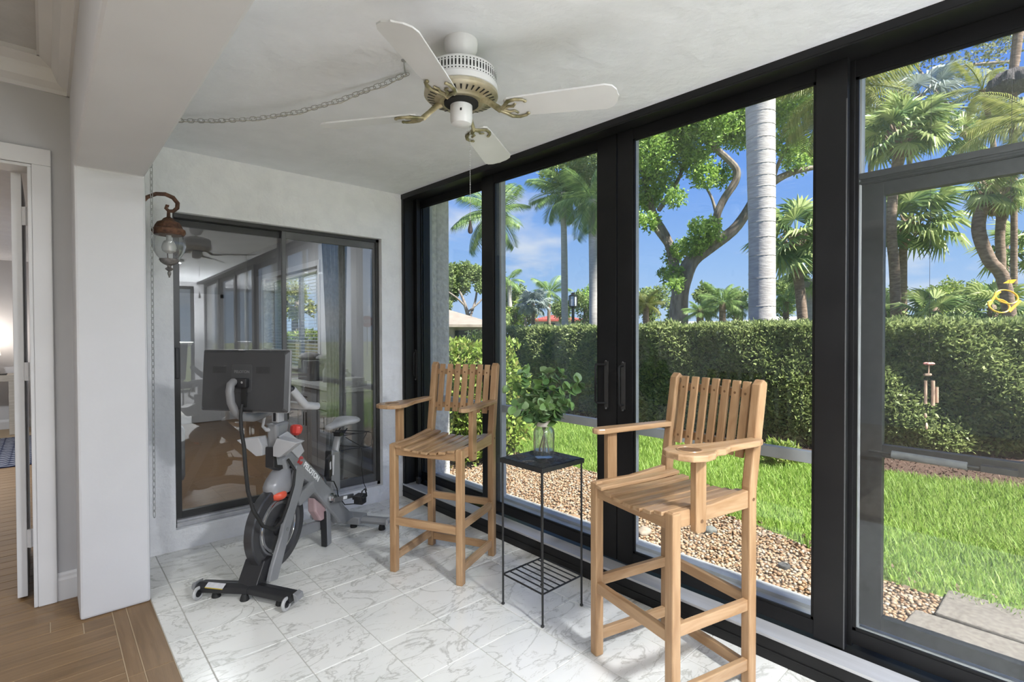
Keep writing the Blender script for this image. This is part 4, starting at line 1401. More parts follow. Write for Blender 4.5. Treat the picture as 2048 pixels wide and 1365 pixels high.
arm = [S(-.048, -.03, 1.20), S(-.075, -.028, 1.185), S(-.085, -.026, 1.15), S(-.082, -.022, 1.09), S(-.062, -.014, 1.04), S(-.02, -.005, 1.005), S(.06, 0, .99), S(.16, 0, 1.0), S(.25, 0, 1.02)]
MB().tube(arm, [.020, .021, .021, .021, .022, .023, .023, .022, .02], 14).build('screen_arm', mat('arm_grey', (.16, .16, .165), (.19, .19, .195), scale=5, rough=.35), bike, smooth=True, ang=60)
cable = [S(-.06, .026, 1.08), S(-.075, .03, 1.02), S(-.095, .05, .95), S(-.10, .07, .86), S(-.103, .08, .75), S(-.094, .085, .634), S(-.063, .09, .524), S(-.002, .10, .416), S(.074, .11, .372), S(.15, .10, .385), S(.222, .088, .453), S(.284, .086, .555), S(.302, .084, .638), S(.27, .06, .71)]
MB().tube(cable, [.007, .009, .0095] + [.0098] * 8 + [.008] * 3, 8).build('cable', 'rubber', bike, smooth=True, ang=70)
# handlebars
for s_ in (-1, 1):
    hb = MB()
    hb.tube([S(.265, 0, 1.035), S(.25, s_ * .10, 1.038), S(.245, s_ * .17, 1.035), S(.29, s_ * .225, 1.028), S(.312, s_ * .235, 1.026)], [.022, .022, .022, .022, .020], 12)
    hb.tube([S(.30, s_ * .235, 1.026), S(.255, s_ * .235, 1.034), S(.19, s_ * .232, 1.048), S(.14, s_ * .228, 1.095), S(.082, s_ * .222, 1.15)], [.021, .022, .0225, .0225, .0215], 12)
    hb.build('handlebar', mat('handlebar_grey', (.42, .42, .425), (.48, .48, .485), scale=9, rough=.5), bike, smooth=True, ang=60)
    MB().ball(S(.081, s_ * .222, 1.151), .0195, 12, 8).build('handlebar_cap', 'bikeblack', bike, smooth=True)
MB().tube([S(.19, -.03, .985), S(.17, -.03, .92), S(.20, -.03, .895), S(.215, -.02, .895)], [.008, .008, .012, .014], 10).build('clamp_lever', 'bikelight', bike, smooth=True)
# seat tube, post, saddle
pl('seat_tube', [(.80, .645), (.905, .62), (.905, .33), (.80, .36), (.79, .50)], -.026, .026, 'bikegrey', .012)
pl('seat_tube_front', [(.785, .64), (.802, .645), (.80, .42), (.765, .47), (.78, .55)], -.02, .02, 'bikeblack', .004)
MB().tube([S(.855, 0, .55), S(.90, 0, .68), S(.925, 0, .735)], [.026, .026, .02], 14, flat=.7).build('seat_post', mat('post_grey', (.30, .30, .305), rough=.3), bike, smooth=True, ang=60)
MB().tube([S(.895, .028, .75), S(.955, .028, .74), S(.995, .028, .76)], .005, 6).tube([S(.895, -.028, .75), S(.955, -.028, .74), S(.995, -.028, .76)], .005, 6).box(.90, .955, -.025, .025, .72, .75).build('seat_clamp', 'bikeblack', bike)
sx_ = [(.785, .018, .812, .026), (.80, .03, .820, .038), (.86, .036, .828, .046), (.92, .048, .834, .052), (.98, .078, .842, .060), (1.03, .098, .848, .066), (1.07, .094, .846, .064), (1.095, .07, .834, .044)]
vs, fs = [], []
k_ = 14
for s_, w_, zt, th_ in sx_:
    for k in range(k_):
        a = 2 * PI * k / k_
        cz = math.sin(a)
        groove = .012 * math.exp(-(math.cos(a) / .25) ** 2) if cz > 0 and s_ > .9 else 0
        vs.append(S(s_, w_ * math.cos(a), zt - th_ / 2 + th_ / 2 * cz - groove))
for i in range(len(sx_) - 1):
    for k in range(k_):
        fs.append((i * k_ + k, i * k_ + (k + 1) % k_, (i + 1) * k_ + (k + 1) % k_, (i + 1) * k_ + k))
fs += [tuple(range(k_)), tuple(range((len(sx_) - 1) * k_, len(sx_) * k_))]
MB().add(vs, fs).build('saddle', mat('saddle_grey', (.36, .36, .365), (.46, .46, .465), scale=8, rough=.45), bike, smooth=True, ang=70)
# lever with sticker on the seat tube
MB().prism([(.725, .60), (.765, .625), (.775, .48), (.735, .46)], lambda u, v, w: S(u, w, v), .02, .045).build('quick_lever', 'bikeblack', bike, bevel=.004)
MB().prism([(.735, .575), (.75, .58), (.752, .53), (.738, .525)], lambda u, v, w: S(u, w, v), .045, .0465).build('lever_label', 'sticker', bike)
MB().tube([S(.79, .04, .615), S(.775, .04, .48)], .010, 10).build('quick_lever_arm', 'bikelight', bike, smooth=True)
# wire weight holder behind the saddle
wr = MB()
for s_ in (-1, 1):
    wr.tube([S(.96, s_ * .02, .715), S(1.03, s_ * .06, .715), S(1.10, s_ * .13, .72), S(1.16, s_ * .14, .70), S(1.17, s_ * .14, .655)], .003, 6)
    wr.tube([S(.92, s_ * .02, .615), S(1.02, s_ * .06, .61), S(1.12, s_ * .12, .60), S(1.16, s_ * .13, .60), S(1.175, s_ * .13, .65)], .003, 6)
    wr.tube([S(1.10, s_ * .13, .72), S(1.06, s_ * .09, .61)], .003, 6)
    wr.tube([S(.97, s_ * .03, .70), S(1.08, s_ * .08, .62)], .003, 6)
wr.tube([S(1.12, -.14, .72), S(1.12, .14, .72)], .003, 6).tube([S(1.12, -.13, .602), S(1.12, .13, .602)], .003, 6).tube([S(1.05, -.09, .715), S(1.05, .09, .715)], .003, 6)
wr.build('wire_rack', 'bikeblack', bike)
MB().tube([S(1.09, .09, .60), S(1.085, .10, .55), S(1.05, .11, .47), S(1.04, .13, .36), S(1.035, .16, .30)], .0028, 6).build('cord', 'rubber', bike, smooth=True)
MB().tube([S(.72, .05, .455), S(.76, .06, .44), S(.80, .06, .38), S(.81, .06, .33), S(.83, .10, .26), S(.90, .16, .25), S(.95, .17, .29)], .004, 6).build('hose', 'rubber', bike, smooth=True)
# crank, pedals
MB().tube([S(.735, .04, .335), S(.735, .058, .335)], .032, 20).tube([S(.735, .058, .335), S(.735, .085, .335)], .022, 16).build('crank_boss', 'chrome', bike, smooth=True)
MB().bar(S(.70, .095, .333), S(.935, .105, .292), .014, .03).build('crank_arm', mat('crank_grey', (.2, .2, .205), rough=.3, metal=.5), bike, bevel=.004)
MB().bar(S(.80, .1095, .3175), S(.84, .1115, .3105), .004, .020).build('crank_label', 'whiteprint', bike)
MB().bar(S(.765, -.095, .345), S(.54, -.105, .378), .014, .03).build('crank_arm', mat('crank_grey2', (.2, .2, .205), rough=.3, metal=.5), bike, bevel=.004)
for s0, o_, z_ in ((.94, .155, .288), (.53, -.155, .38)):
    pd = MB()
    pd.box(s0 - .045, s0 + .045, -o_ - .035, -o_ + .035, z_ - .014, z_ + .012).box(s0 - .03, s0 + .03, -o_ - .045, -o_ + .045, z_ - .006, z_ + .006)
    pdo = pd.build('pedal', 'bikeblack', bike, bevel=.004)
    MB().tube([S(s0 - .035, o_ + .03, z_ + .01), S(s0 - .02, o_ + .03, z_ + .045), S(s0 + .02, o_ + .03, z_ + .05), S(s0 + .04, o_ + .03, z_ + .01)], .006, 8, flat=.5).build('toe_strap', 'bikeblack', pdo)
    MB().box(s0 - .018, s0 + .018, -o_ - .036, -o_ - .035, z_ - .032, z_ - .02).box(s0 - .03, s0 + .03, -o_ - .034, -o_ + .03, z_ - .05, z_ - .014).build('pedal_cage', 'bikeblack', pdo)
# rear stabiliser
b = MB()
cs = [(-.03, .045), (.035, .045), (.05, .06), (.03, .085), (-.02, .09), (-.045, .07)]
n = len(cs)
b.add([S(u + 1.09, -.30, v) for u, v in cs] + [S(u + 1.09, .30, v) for u, v in cs], [tuple(range(n)), tuple(range(n, 2 * n))[::-1]] + [(i, n + i, n + (i + 1) % n, (i + 1) % n) for i in range(n)])
b.build('rear_stabiliser', 'bikegrey', bike, bevel=.004)
MB().box(1.03, 1.155, -.10, .10, .04, .096).build('rear_sleeve', 'bikegrey', bike, bevel=.008)
for o_ in (-.27, .27):
    MB().prism([(0, .043), (.02 * (1 if o_ > 0 else -1), .06), (.02 * (1 if o_ > 0 else -1), .08), (0, .09)], lambda u, v, w: S(w, o_ * 1.11 + u, v), 1.05, 1.13).build('end_cap', 'bikelight', bike, bevel=.003)
for o_ in (-.25, .02, .25):
    MB().lathe([(.024, 0), (.026, .006), (.022, .026), (.014, .048)], 16, Matrix.Translation(S(1.09, o_, 0))).build('foot', 'rubber', bike, smooth=True)


# ---------------------------------------------------------------- room behind the sliding window
cabm = mat('grey_cabinet', (.30, .30, .31), (.34, .34, .35), scale=3, rough=.45)
MT['cab'] = cabm
cabs = [(4.62, 5.15), (5.15, 5.68), (5.68, 6.21)]
names = ['grey base cabinet nearest the sliding window', 'grey base cabinet in the middle of the row', 'grey base cabinet farthest from the sliding window']
for (y0, y1), nm in zip(cabs, names):
    c = thing('base_cabinet', nm, 'cabinet', (2.3, (y0 + y1) / 2, 0), group='base cabinets in the inner room')
    MB().box(2.04, 2.598, y0 + .002, y1 - .002, .10, .90).box(2.10, 2.598, y0 + .002, y1 - .002, 0, .10).build('body', 'cab', c)
    dw = MB().box(2.02, 2.04, y0 + .008, y1 - .008, .70, .885).build('drawer', 'cab', c, bevel=.003)
    MB().tube([(1.995, (y0 + y1) / 2 - .06, .80), (1.995, (y0 + y1) / 2 + .06, .80)], .006, 8).build('handle', 'iron', dw)
    ym = (y0 + y1) / 2
    for a_, b_, hy_ in ((y0 + .008, ym - .003, ym - .035), (ym + .003, y1 - .008, ym + .035)):
        d_ = MB().box(2.02, 2.04, a_, b_, .115, .69).build('door', 'cab', c, bevel=.003)
        MB().tube([(1.995, hy_, .50), (1.995, hy_, .64)], .006, 8).build('handle', 'iron', d_)
ct = MB().box(2.0, 2.598, 4.6, 6.23, .90, .94).build('worktop', mat('worktop', (.45, .45, .45), (.55, .55, .55), scale=40, rough=.3), None, bevel=.004)
tag(ct, 'pale stone worktop over the row of grey cabinets', 'worktop')
bx = thing('storage_box', 'grey storage box with folded cloths on the worktop', 'box', (2.3, 5.75, .94))
MB().box(2.12, 2.45, 5.6, 5.95, .9405, 1.16).build('body', mat('box_grey', (.12, .12, .125), (.16, .16, .165), scale=6, rough=.7), bx, bevel=.006)
MB().ball((2.22, 5.85, 1.19), (.13, .10, .06), 12, 8).ball((2.34, 5.68, 1.18), (.12, .10, .05), 12, 8).build('cloth', mat('cloth', (.2, .2, .2), (.34, .33, .33), scale=14, rough=.9), bx, smooth=True)
for k, (x, y, hgt, rad, c_, lb) in enumerate(((2.2, 5.35, .20, .035, (.30, .30, .30), 'grey bottle standing on the worktop beside the storage box'), (2.32, 5.12, .15, .045, (.5, .5, .5), 'short pale canister on the worktop near the curtain'), (2.15, 4.98, .24, .03, (.12, .12, .12), 'tall dark bottle on the worktop near the curtain'))):
    o = MB().lathe([(.001, 0), (rad, 0), (rad, hgt * .62), (rad * .45, hgt * .78), (rad * .4, hgt), (.001, hgt)], 16, Matrix.Translation((x, y, .9405))).build('bottle', mat('bottle%d' % k, c_, rough=.3), None, smooth=True)
    tag(o, lb, 'bottle')
o = MB().box(2.06, 2.35, 4.72, 4.95, .9405, .985).box(2.08, 2.33, 4.73, 4.93, .985, 1.02).build('paper_stack', mat('paper', (.6, .6, .6), (.7, .7, .7), scale=30, rough=.8), None)
tag(o, 'stack of pale papers on the near end of the worktop', 'papers')

# curtain: a pleated sheet hanging from a rod, gathered towards the bottom left
cu = thing('curtain', 'grey pleated curtain behind the right sash of the sliding window', 'curtain', (1.9, 4.5, .02))
b = MB()
n, mz = 60, 12
vs, fs = [], []
for j in range(mz + 1):
    t_ = j / mz
    for i in range(n + 1):
        u = i / n
        x0, x1 = 1.78 + .10 * math.sin(t_ * 2.2) * (1 - t_), 2.02 - .06 * (1 - t_)
        vs.append((x0 + (x1 - x0) * u, 4.42 + .022 * math.sin(u * 2 * PI * 6), .03 + 2.42 * t_))
o_ = len(vs)
vs += [(x, y + .003, z) for x, y, z in vs]
for j in range(mz):
    for i in range(n):
        a = j * (n + 1) + i
        fs.append((a, a + 1, a + n + 2, a + n + 1))
        fs.append((o_ + a, o_ + a + n + 1, o_ + a + n + 2, o_ + a + 1))
b.add(vs, fs).build('cloth', mat('curtain_cloth', (.20, .20, .205), (.25, .25, .255), scale=30, rough=.9), cu, smooth=True, fix=False)
MB().tube([(.5, 4.42, 2.47), (2.55, 4.42, 2.47)], .012, 10).build('rod', 'bronze', cu, smooth=True)

# armchair and shelf in the inner room
ac = thing('armchair', 'pale grey quilted armchair seen through the left sash', 'armchair', (.45, 5.6, 0))
MT['quilt'] = mat('quilt', (.36, .36, .365), (.46, .46, .465), scale=16, rough=.85, bump=.3, bscale=20)
MB().box(.32, .80, 5.25, 6.0, .20, .46).build('seat', 'quilt', ac, bevel=.05)
MB().box(.24, .86, 5.92, 6.12, .2, 1.02).build('backrest', 'quilt', ac, bevel=.06)
for x0, x1 in ((.22, .34), (.78, .90)):
    MB().box(x0, x1, 5.22, 6.05, .16, .66).build('armrest', 'quilt', ac, bevel=.05)
for x, y in ((.28, 5.3), (.84, 5.3), (.28, 6.0), (.84, 6.0)):
    MB().tube([(x, y, 0), (x, y, .2)], [.018, .026], 10).build('leg', 'bikeblack', ac)
sh_ = thing('wall_shelf', 'small dark wall shelf deep in the inner room', 'shelf', (.85, 9.6, 1.4))
MB().box(.95, 1.32, 9.5, 9.7, 1.40, 1.46).build('board', 'bikegrey', sh_, bevel=.004)
MB().box(1.0, 1.03, 9.6, 9.7, 1.28, 1.40).box(1.24, 1.27, 9.6, 9.7, 1.28, 1.40).build('bracket', 'bikegrey', sh_)
o = MB().box(.95, 1.16, 9.66, 9.70, .90, 1.24).build('picture', mat('dark_picture', (.03, .03, .03), (.06, .06, .06), scale=9, rough=.4), None, bevel=.004)
tag(o, 'dark framed panel on the inner room wall below the shelf', 'picture')
dr2 = struct(thing('door_8', None, None, (1.55, 9.68, 0)))
MB().box(1.36, 1.42, 9.67, 9.70, 0, 2.12).box(2.18, 2.24, 9.67, 9.70, 0, 2.12).box(1.36, 2.24, 9.67, 9.70, 2.06, 2.12).build('casing', 'trim', dr2)
MB().box(1.42, 2.18, 9.68, 9.70, .01, 2.06).build('leaf', 'trim', dr2)

# ---------------------------------------------------------------- bedroom seen through the open door
rg = thing('rug', 'navy blue rug with white lattice lines', 'rug', (-.9, 9.0, 0))
MB().box(-2.4, -.12, 7.86, 10.1, 0.0005, .010).build('pile', mat('navy_pile', (.008, .014, .045), (.014, .022, .065), scale=60, rough=.95), rg)
b = MB()
for k in range(-26, 27):
    for sg in (-1, 1):
        # lattice line y = yc + sg * .55 * (x - xc), cut to the rug
        x0, x1 = -2.38, -.14
        yc = 9.0 + k * .13
        P_ = []
        for i in range(41):
            x = x0 + (x1 - x0) * i / 40
            y = yc + sg * .62 * (x + 1.26)
            if 7.88 < y < 10.08:
                P_.append((x, y))
        for (xa, ya_), (xb, yb_) in zip(P_[:-1], P_[1:]):
            b.add([(xa, ya_ - .008, .0106), (xb, yb_ - .008, .0106), (xb, yb_ + .008, .0106), (xa, ya_ + .008, .0106)], [(0, 1, 2, 3)])
b.build('lattice', mat('lattice_white', (.5, .52, .56), rough=.9), rg, fix=False)
cn = thing('console_table', 'pale wooden console table in the far bedroom', 'table', (-.9, 10.65, 0))
MT['palewood'] = mat('pale_wood', (.42, .38, .32), (.5, .46, .40), scale=6, rough=.6, stretch=(1, 8, 8))
MB().box(-1.6, -.27, 10.4, 10.95, .78, .87).build('tabletop', 'palewood', cn, bevel=.004)
for x in (-1.6, -.40):
    for y in (10.4, 10.86):
        MB().box(x, x + .13, y, y + .09, 0, .78).build('leg', 'palewood', cn, bevel=.004)
o = MB().box(-.85, -.42, 10.45, 10.7, .87, .885).build('tray', 'iron', None, bevel=.004)
tag(o, 'dark tray on the pale console table', 'tray')
lm = thing('table_lamp', 'lit table lamp with a white shade on the console table', 'lamp', (-.62, 10.8, .87))
MLp = Matrix.Translation((-.62, 10.8, .87))
MB().lathe([(.001, 0), (.07, 0), (.07, .015), (.02, .03), (.035, .12), (.02, .25), (.012, .32)], 20, MLp).build('base', 'white', lm, smooth=True)
MB().lathe([(.13, .28), (.095, .5)], 24, MLp).build('shade', emitmat('lit_shade', (1, .86, .74), 1.0), lm, smooth=True, fix=False)
ld = bpy.data.lights.new('table_lamp_light', 'POINT')
ld.energy = 6
ld.color = (1, .88, .76)
ld.shadow_soft_size = .05
lo = bpy.data.objects.new('table_lamp_light', ld)
COL.objects.link(lo)
lo.location = (-.62, 10.8, 1.46)
lo.parent = lm
lo.matrix_parent_inverse = INV[lm.name]


# ---------------------------------------------------------------- garden
MT['soil'] = mat('garden_ground', (.10, .13, .05), (.16, .19, .07), scale=3, rough=.95)
MT['lawnbase'] = mat('lawn_base', (.09, .15, .02), (.13, .19, .03), scale=20, rough=.95)
MT['gravelbase'] = mat('gravel_base', (.12, .08, .05), (.20, .145, .095), scale=60, rough=.95, bump=.6, bscale=60)
MT['mulchbase'] = mat('mulch_base', (.05, .026, .018), (.10, .06, .043), scale=50, rough=.95, bump=.8, bscale=70, bdist=.02)
MT['grass'] = leafmat('grass_blade', [(0.130, 0.240, 0.035), (0.200, 0.340, 0.050), (0.260, 0.400, 0.075), (0.340, 0.440, 0.120), (0.200, 0.330, 0.050)], .45, .55)
MT['hedge'] = leafmat('hedge_leaf', [(.15, .20, .075), (.22, .285, .105), (.31, .37, .145), (.43, .49, .20), (.19, .245, .10)], .4, .45)
MT['shrub'] = leafmat('shrub_leaf', [(0.115, 0.196, 0.034), (0.230, 0.333, 0.057), (0.345, 0.437, 0.103), (0.161, 0.253, 0.046), (0.380, 0.345, 0.115)], .35, .45)
MT['treeleaf'] = leafmat('tree_leaf', [(0.130, 0.240, 0.065), (0.240, 0.391, 0.088), (0.435, 0.609, 0.130), (0.217, 0.348, 0.107)], .45, .5)
MT['farleaf'] = leafmat('far_leaf', [(0.130, 0.195, 0.065), (0.208, 0.286, 0.091), (0.312, 0.390, 0.143), (0.169, 0.234, 0.091)], .35, .6)
MT['oliveleaf'] = leafmat('olive_leaf', [(.13, .15, .07), (.21, .23, .11), (.28, .31, .16)], .3, .6)
MT['palm'] = leafmat('palm_leaflet', [(0.103, 0.190, 0.052), (0.207, 0.328, 0.103), (0.345, 0.466, 0.155)], .3, .45)
MT['palmgold'] = leafmat('golden_leaflet', [(.16, .20, .05), (.30, .33, .09), (.40, .40, .14)], .4, .5)
MT['fanpalm'] = leafmat('fan_leaf', [(0.100, 0.180, 0.070), (0.200, 0.300, 0.110), (0.340, 0.440, 0.160), (0.480, 0.540, 0.240)], .3, .4)
MT['bluepalm'] = leafmat('blue_fan_leaf', [(.20, .25, .25), (.28, .33, .33), (.34, .40, .38)], .25, .5)
MT['bark'] = mat('grey_bark', (.15, .12, .10), (.30, .26, .23), scale=9, rough=.9, bump=.6, bscale=14, stretch=(1, 1, .4))
MT['palmbark'] = mat('palm_bark', (.16, .11, .08), (.30, .22, .17), scale=10, rough=.95, bump=.8, bscale=16, stretch=(1, 1, 3))
MT['palegrey'] = mat('pale_palm_bark', (.40, .37, .36), (.52, .49, .475), scale=6, rough=.85, bump=.5, bscale=10, stretch=(1, 1, 5))
MT['core'] = mat('hedge_core', (.04, .042, .022), (.08, .072, .04), scale=6, rough=1.)


def inpoly(P, poly):
    x, y = P[:, 0], P[:, 1]
    r = np.zeros(len(P), bool)
    n = len(poly)
    for i in range(n):
        x0, y0 = poly[i]
        x1, y1 = poly[(i + 1) % n]
        c = ((y0 > y) != (y1 > y)) & (x < (x1 - x0) * (y - y0) / (y1 - y0 + 1e-12) + x0)
        r ^= c
    return r


def unit(a):
    return a / np.maximum(np.linalg.norm(a, axis=1, keepdims=True), 1e-9)


def leaves(name, P, size, m_, parent, width=.45, N=None, spread=1., up=0.):
    """one small rhombic leaf at every point of P; N pulls the leaves outward"""
    n = len(P)
    d = RNG.normal(size=(n, 3)) * spread
    if N is not None:
        d += N
    d[:, 2] += up
    d = unit(d)
    s = unit(np.cross(d, RNG.normal(size=(n, 3))))
    L = (size * RNG.uniform(.6, 1.3, n))[:, None]
    nrm = np.cross(d, s)
    V = np.stack([P, P + d * L * .5 + s * L * width * .5 + nrm * L * .06, P + d * L, P + d * L * .5 - s * L * width * .5 + nrm * L * .06], 1).reshape(-1, 3)
    F = np.arange(4 * n).reshape(n, 4)
    return npmesh(name, V, F, m_, parent)


def clump_points(clumps, per):
    """clumps: (centre, radius); points fill balls, denser near their skin"""
    out = []
    for c, r in clumps:
        k = int(per * r * r)
        q = unit(RNG.normal(size=(k, 3))) * (RNG.uniform(.15, 1, (k, 1)) ** .45) * r
        q *= (1 + .25 * np.sin(q[:, :1] * 9 / r) * np.cos(q[:, 1:2] * 7 / r))
        out.append(q + np.array(c)[None])
    return np.concatenate(out)


# ground surfaces
struct(MB().box(-70, 110, -90, 110, -.3, -.06).build('ground', 'soil'))
grav = [(2.92, -2.5), (2.92, 6.4), (4.25, 6.4), (4.25, 3.65), (4.2, 2.7), (3.9, 1.43), (3.62, .77), (3.60, .17), (3.7, -2.5)]
lawn = [(3.7, -2.5), (3.60, .17), (3.62, .77), (3.9, 1.43), (4.2, 2.7), (4.25, 3.65), (4.25, 9.5), (6.5, 9.5), (6.45, 6.0), (6.2, 4.2), (6.22, 2.75), (6.46, 1.3), (6.6, .3), (7.2, -2.5)]
hed = [(6.93, 8.5), (6.9, 6.5), (6.62, 4.2), (6.9, 2.4), (7.6, 1.35), (8.25, .3), (9.4, -1.8)]
mul = [(6.5, 9.5), (6.45, 6.0), (6.2, 4.2), (6.22, 2.75), (6.46, 1.3), (6.6, .3), (7.2, -2.5), (10.5, -2.5), (9.2, .6), (8.4, 1.8), (7.9, 3.5), (7.9, 9.5)]
gb = struct(MB().prism(grav, lambda u, v, w: (u, v, w), -.05, -.012).build('ground_gravel', 'gravelbase'))
lb_ = struct(MB().prism(lawn, lambda u, v, w: (u, v, w), -.05, -.002).build('ground_lawn', 'lawnbase'))
mb_ = struct(MB().prism(mul, lambda u, v, w: (u, v, w), -.05, .0).build('ground_mulch', 'mulchbase'))

# grass blades
ar = np.array(lawn)
n = 150000
P = np.stack([RNG.uniform(3.5, 7.2, n), RNG.uniform(-1.6, 9.3, n)], 1)
P = P[inpoly(P, lawn) & (RNG.uniform(0, 1, n) < np.clip(1.15 - (P[:, 1] - 1) * .07, .45, 1))]
P += RNG.normal(0, .02, P.shape)
n = len(P)
hgt = RNG.uniform(.05, .125, n) * (.75 + .35 * np.sin(P[:, 0] * 3.1) * np.cos(P[:, 1] * 2.3))
az = RNG.uniform(0, 2 * PI, n)
dx, dy = np.cos(az), np.sin(az)
ln = RNG.uniform(.2, .9, n) * hgt
w_ = RNG.uniform(.0022, .0045, n)
B = np.column_stack([P, np.zeros(n)])
Sd = np.column_stack([-dy, dx, np.zeros(n)]) * w_[:, None]
Dm = np.column_stack([dx * ln * .35, dy * ln * .35, hgt * .6])
Dt = np.column_stack([dx * ln, dy * ln, hgt])
V = np.stack([B - Sd, B + Sd, B + Dm + Sd * .8, B + Dm - Sd * .8, B + Dt], 1).reshape(-1, 3)
i5 = np.arange(n)[:, None] * 5
F = np.concatenate([i5 + np.array([[0, 1, 2]]), i5 + np.array([[0, 2, 3]]), i5 + np.array([[3, 2, 4]])])
g_ = npmesh('grass', V, F, 'grass')
tag(g_, 'bright green grass of the lawn between gravel and hedge', 'grass', kind='stuff')

# pebbles: the 300 nearest one by one, the rest in one mesh
ico = bmesh.new()
bmesh.ops.create_icosphere(ico, subdivisions=1, radius=1)
IV = np.array([v.co for v in ico.verts])
IF = np.array([[v.index for v in f.verts] for f in ico.faces])
ico.free()
gx, gy = np.meshgrid(np.arange(2.925, 4.5, .0235), np.arange(-.9, 6.3, .0235))
P = np.column_stack([gx.ravel(), gy.ravel()]) + RNG.normal(0, .006, (gx.size, 2))
P = P[inpoly(P, grav)]
edge = (P[:, 0] > 3.35 + .25 * np.sin(P[:, 1] * 2)) & (RNG.uniform(0, 1, len(P)) < .12)
P = P[~edge]
dep = P @ np.array([_f.x, _f.y])
pxx = 1024 + FPX * (P @ np.array([_r0.x, _r0.y])) / dep
vis = ((pxx > 1275) & (pxx < 1615) | (pxx > 1752) & (pxx < 2040)) & (dep > 1) & (P[:, 0] > 2.95)
order = np.argsort(np.where(vis, dep, 99))
near, rest = order[:300], order[300:]
pm = []
pebcols = [(.17, .095, .048), (.24, .15, .085), (.31, .22, .145), (.14, .072, .035), (.22, .185, .15), (.33, .275, .21)]
for k in range(6):
    q = IV * np.array([1, .78, .55]) * (1 + RNG.normal(0, .08, (len(IV), 1)))
    me = bpy.data.meshes.new('pebble')
    me.from_pydata(q.tolist(), [], IF.tolist())
    me.shade_smooth()
    me.materials.append(mat('pebble%d' % k, pebcols[k], tuple(c * 1.35 for c in pebcols[k]), scale=3, rough=.6, rseed=True))
    pm.append(me)
for i in near:
    s_ = random.uniform(.010, .0185)
    o = put('pebble', random.choice(pm), None)
    o.location = (P[i, 0], P[i, 1], random.uniform(-.008, .004))
    o.scale = (s_, s_, s_)
    o.rotation_euler = (random.uniform(-.4, .4), random.uniform(-.4, .4), random.uniform(0, 6.3))
    tag(o, 'small tan river pebble in the near part of the gravel bed', 'pebble', 'pebbles of the gravel bed')
R = P[rest]
n = len(R)
sc_ = RNG.uniform(.009, .0185, n)
a = RNG.uniform(0, 2 * PI, n)
q = IV[None] * np.stack([sc_, sc_ * .78, sc_ * .6], 1)[:, None, :] * (1 + RNG.normal(0, .1, (n, len(IV), 1)))
V = np.stack([q[..., 0] * np.cos(a)[:, None] - q[..., 1] * np.sin(a)[:, None] + R[:, :1], q[..., 0] * np.sin(a)[:, None] + q[..., 1] * np.cos(a)[:, None] + R[:, 1:2], q[..., 2] + RNG.uniform(-.008, .003, (n, 1))], 2).reshape(-1, 3)
F = (np.arange(n)[:, None, None] * len(IV) + IF[None]).reshape(-1, 3)
o = npmesh('gravel', V, F, leafmat('pebble_mix', [(.14, .072, .035), (.24, .15, .085), (.34, .26, .18), (.19, .115, .06), (.29, .26, .22), (.23, .13, .065)], 0, .6), None, True)
tag(o, 'tan river gravel along the kerb', 'gravel', kind='stuff')

# larger stones, sprinkler cap, stepping stones
for (x, y, r_, c_, lb) in ((3.20, 2.10, (.075, .045, .03), (.20, .165, .13), 'larger flat tan stone beside the kerb'), (3.575, 1.79, (.05, .04, .03), (.10, .105, .10), 'rounded grey stone in the gravel behind the near chair'), (3.02, 2.62, (.05, .045, .035), (.17, .11, .065), 'brown stone in the gravel beside the plant table')):
    me = bmesh.new()
    bmesh.ops.create_icosphere(me, subdivisions=3, radius=1)
    for v in me.verts:
        k = 1 + .13 * math.sin(v.co.x * 4 + x) * math.cos(v.co.y * 5 + y)
        v.co = Vector((v.co.x * r_[0] * k, v.co.y * r_[1] * k, v.co.z * r_[2]))
    mm = bpy.data.meshes.new('stone')
    me.to_mesh(mm)
    me.free()
    mm.shade_smooth()
    o = put('stone', mm, mat('stone', c_, tuple(q * 1.3 for q in c_), scale=30, rough=.8))
    o.location = (x, y, .012)
    o.rotation_euler = (0, 0, x * 7)
    tag(o, lb, 'stone')
o = MB().lathe([(.034, -.01), (.036, .006), (.033, .014), (.02, .015), (.018, .011), (.008, .011), (.001, .014)], 20, Matrix.Translation((3.367, 1.21, .004))).build('sprinkler_head', mat('sprinkler', (.03, .03, .032), (.06, .06, .06), scale=50, rough=.6), None, smooth=True)
tag(o, 'round black sprinkler head in the gravel', 'sprinkler')
MT['concrete'] = mat('paver_concrete', (.10, .088, .078), (.155, .138, .123), scale=45, rough=.9, bump=.5, bscale=120, bdist=.004)
for pts, lb in (([(3.69, -.35), (3.69, .47), (3.33, .475), (3.29, -.35)], 'grey concrete stepping slab lying on the grass edge'), ([(3.285, -.4), (3.295, .55), (3.02, .57), (2.96, -.4)], 'grey concrete stepping slab nearest the screen door')):
    o = MB().prism(pts, lambda u, v, w: (u, v, w), -.03, .028).build('stepping_slab', 'concrete', None, bevel=.008)
    tag(o, lb, 'paver', 'stepping slabs')
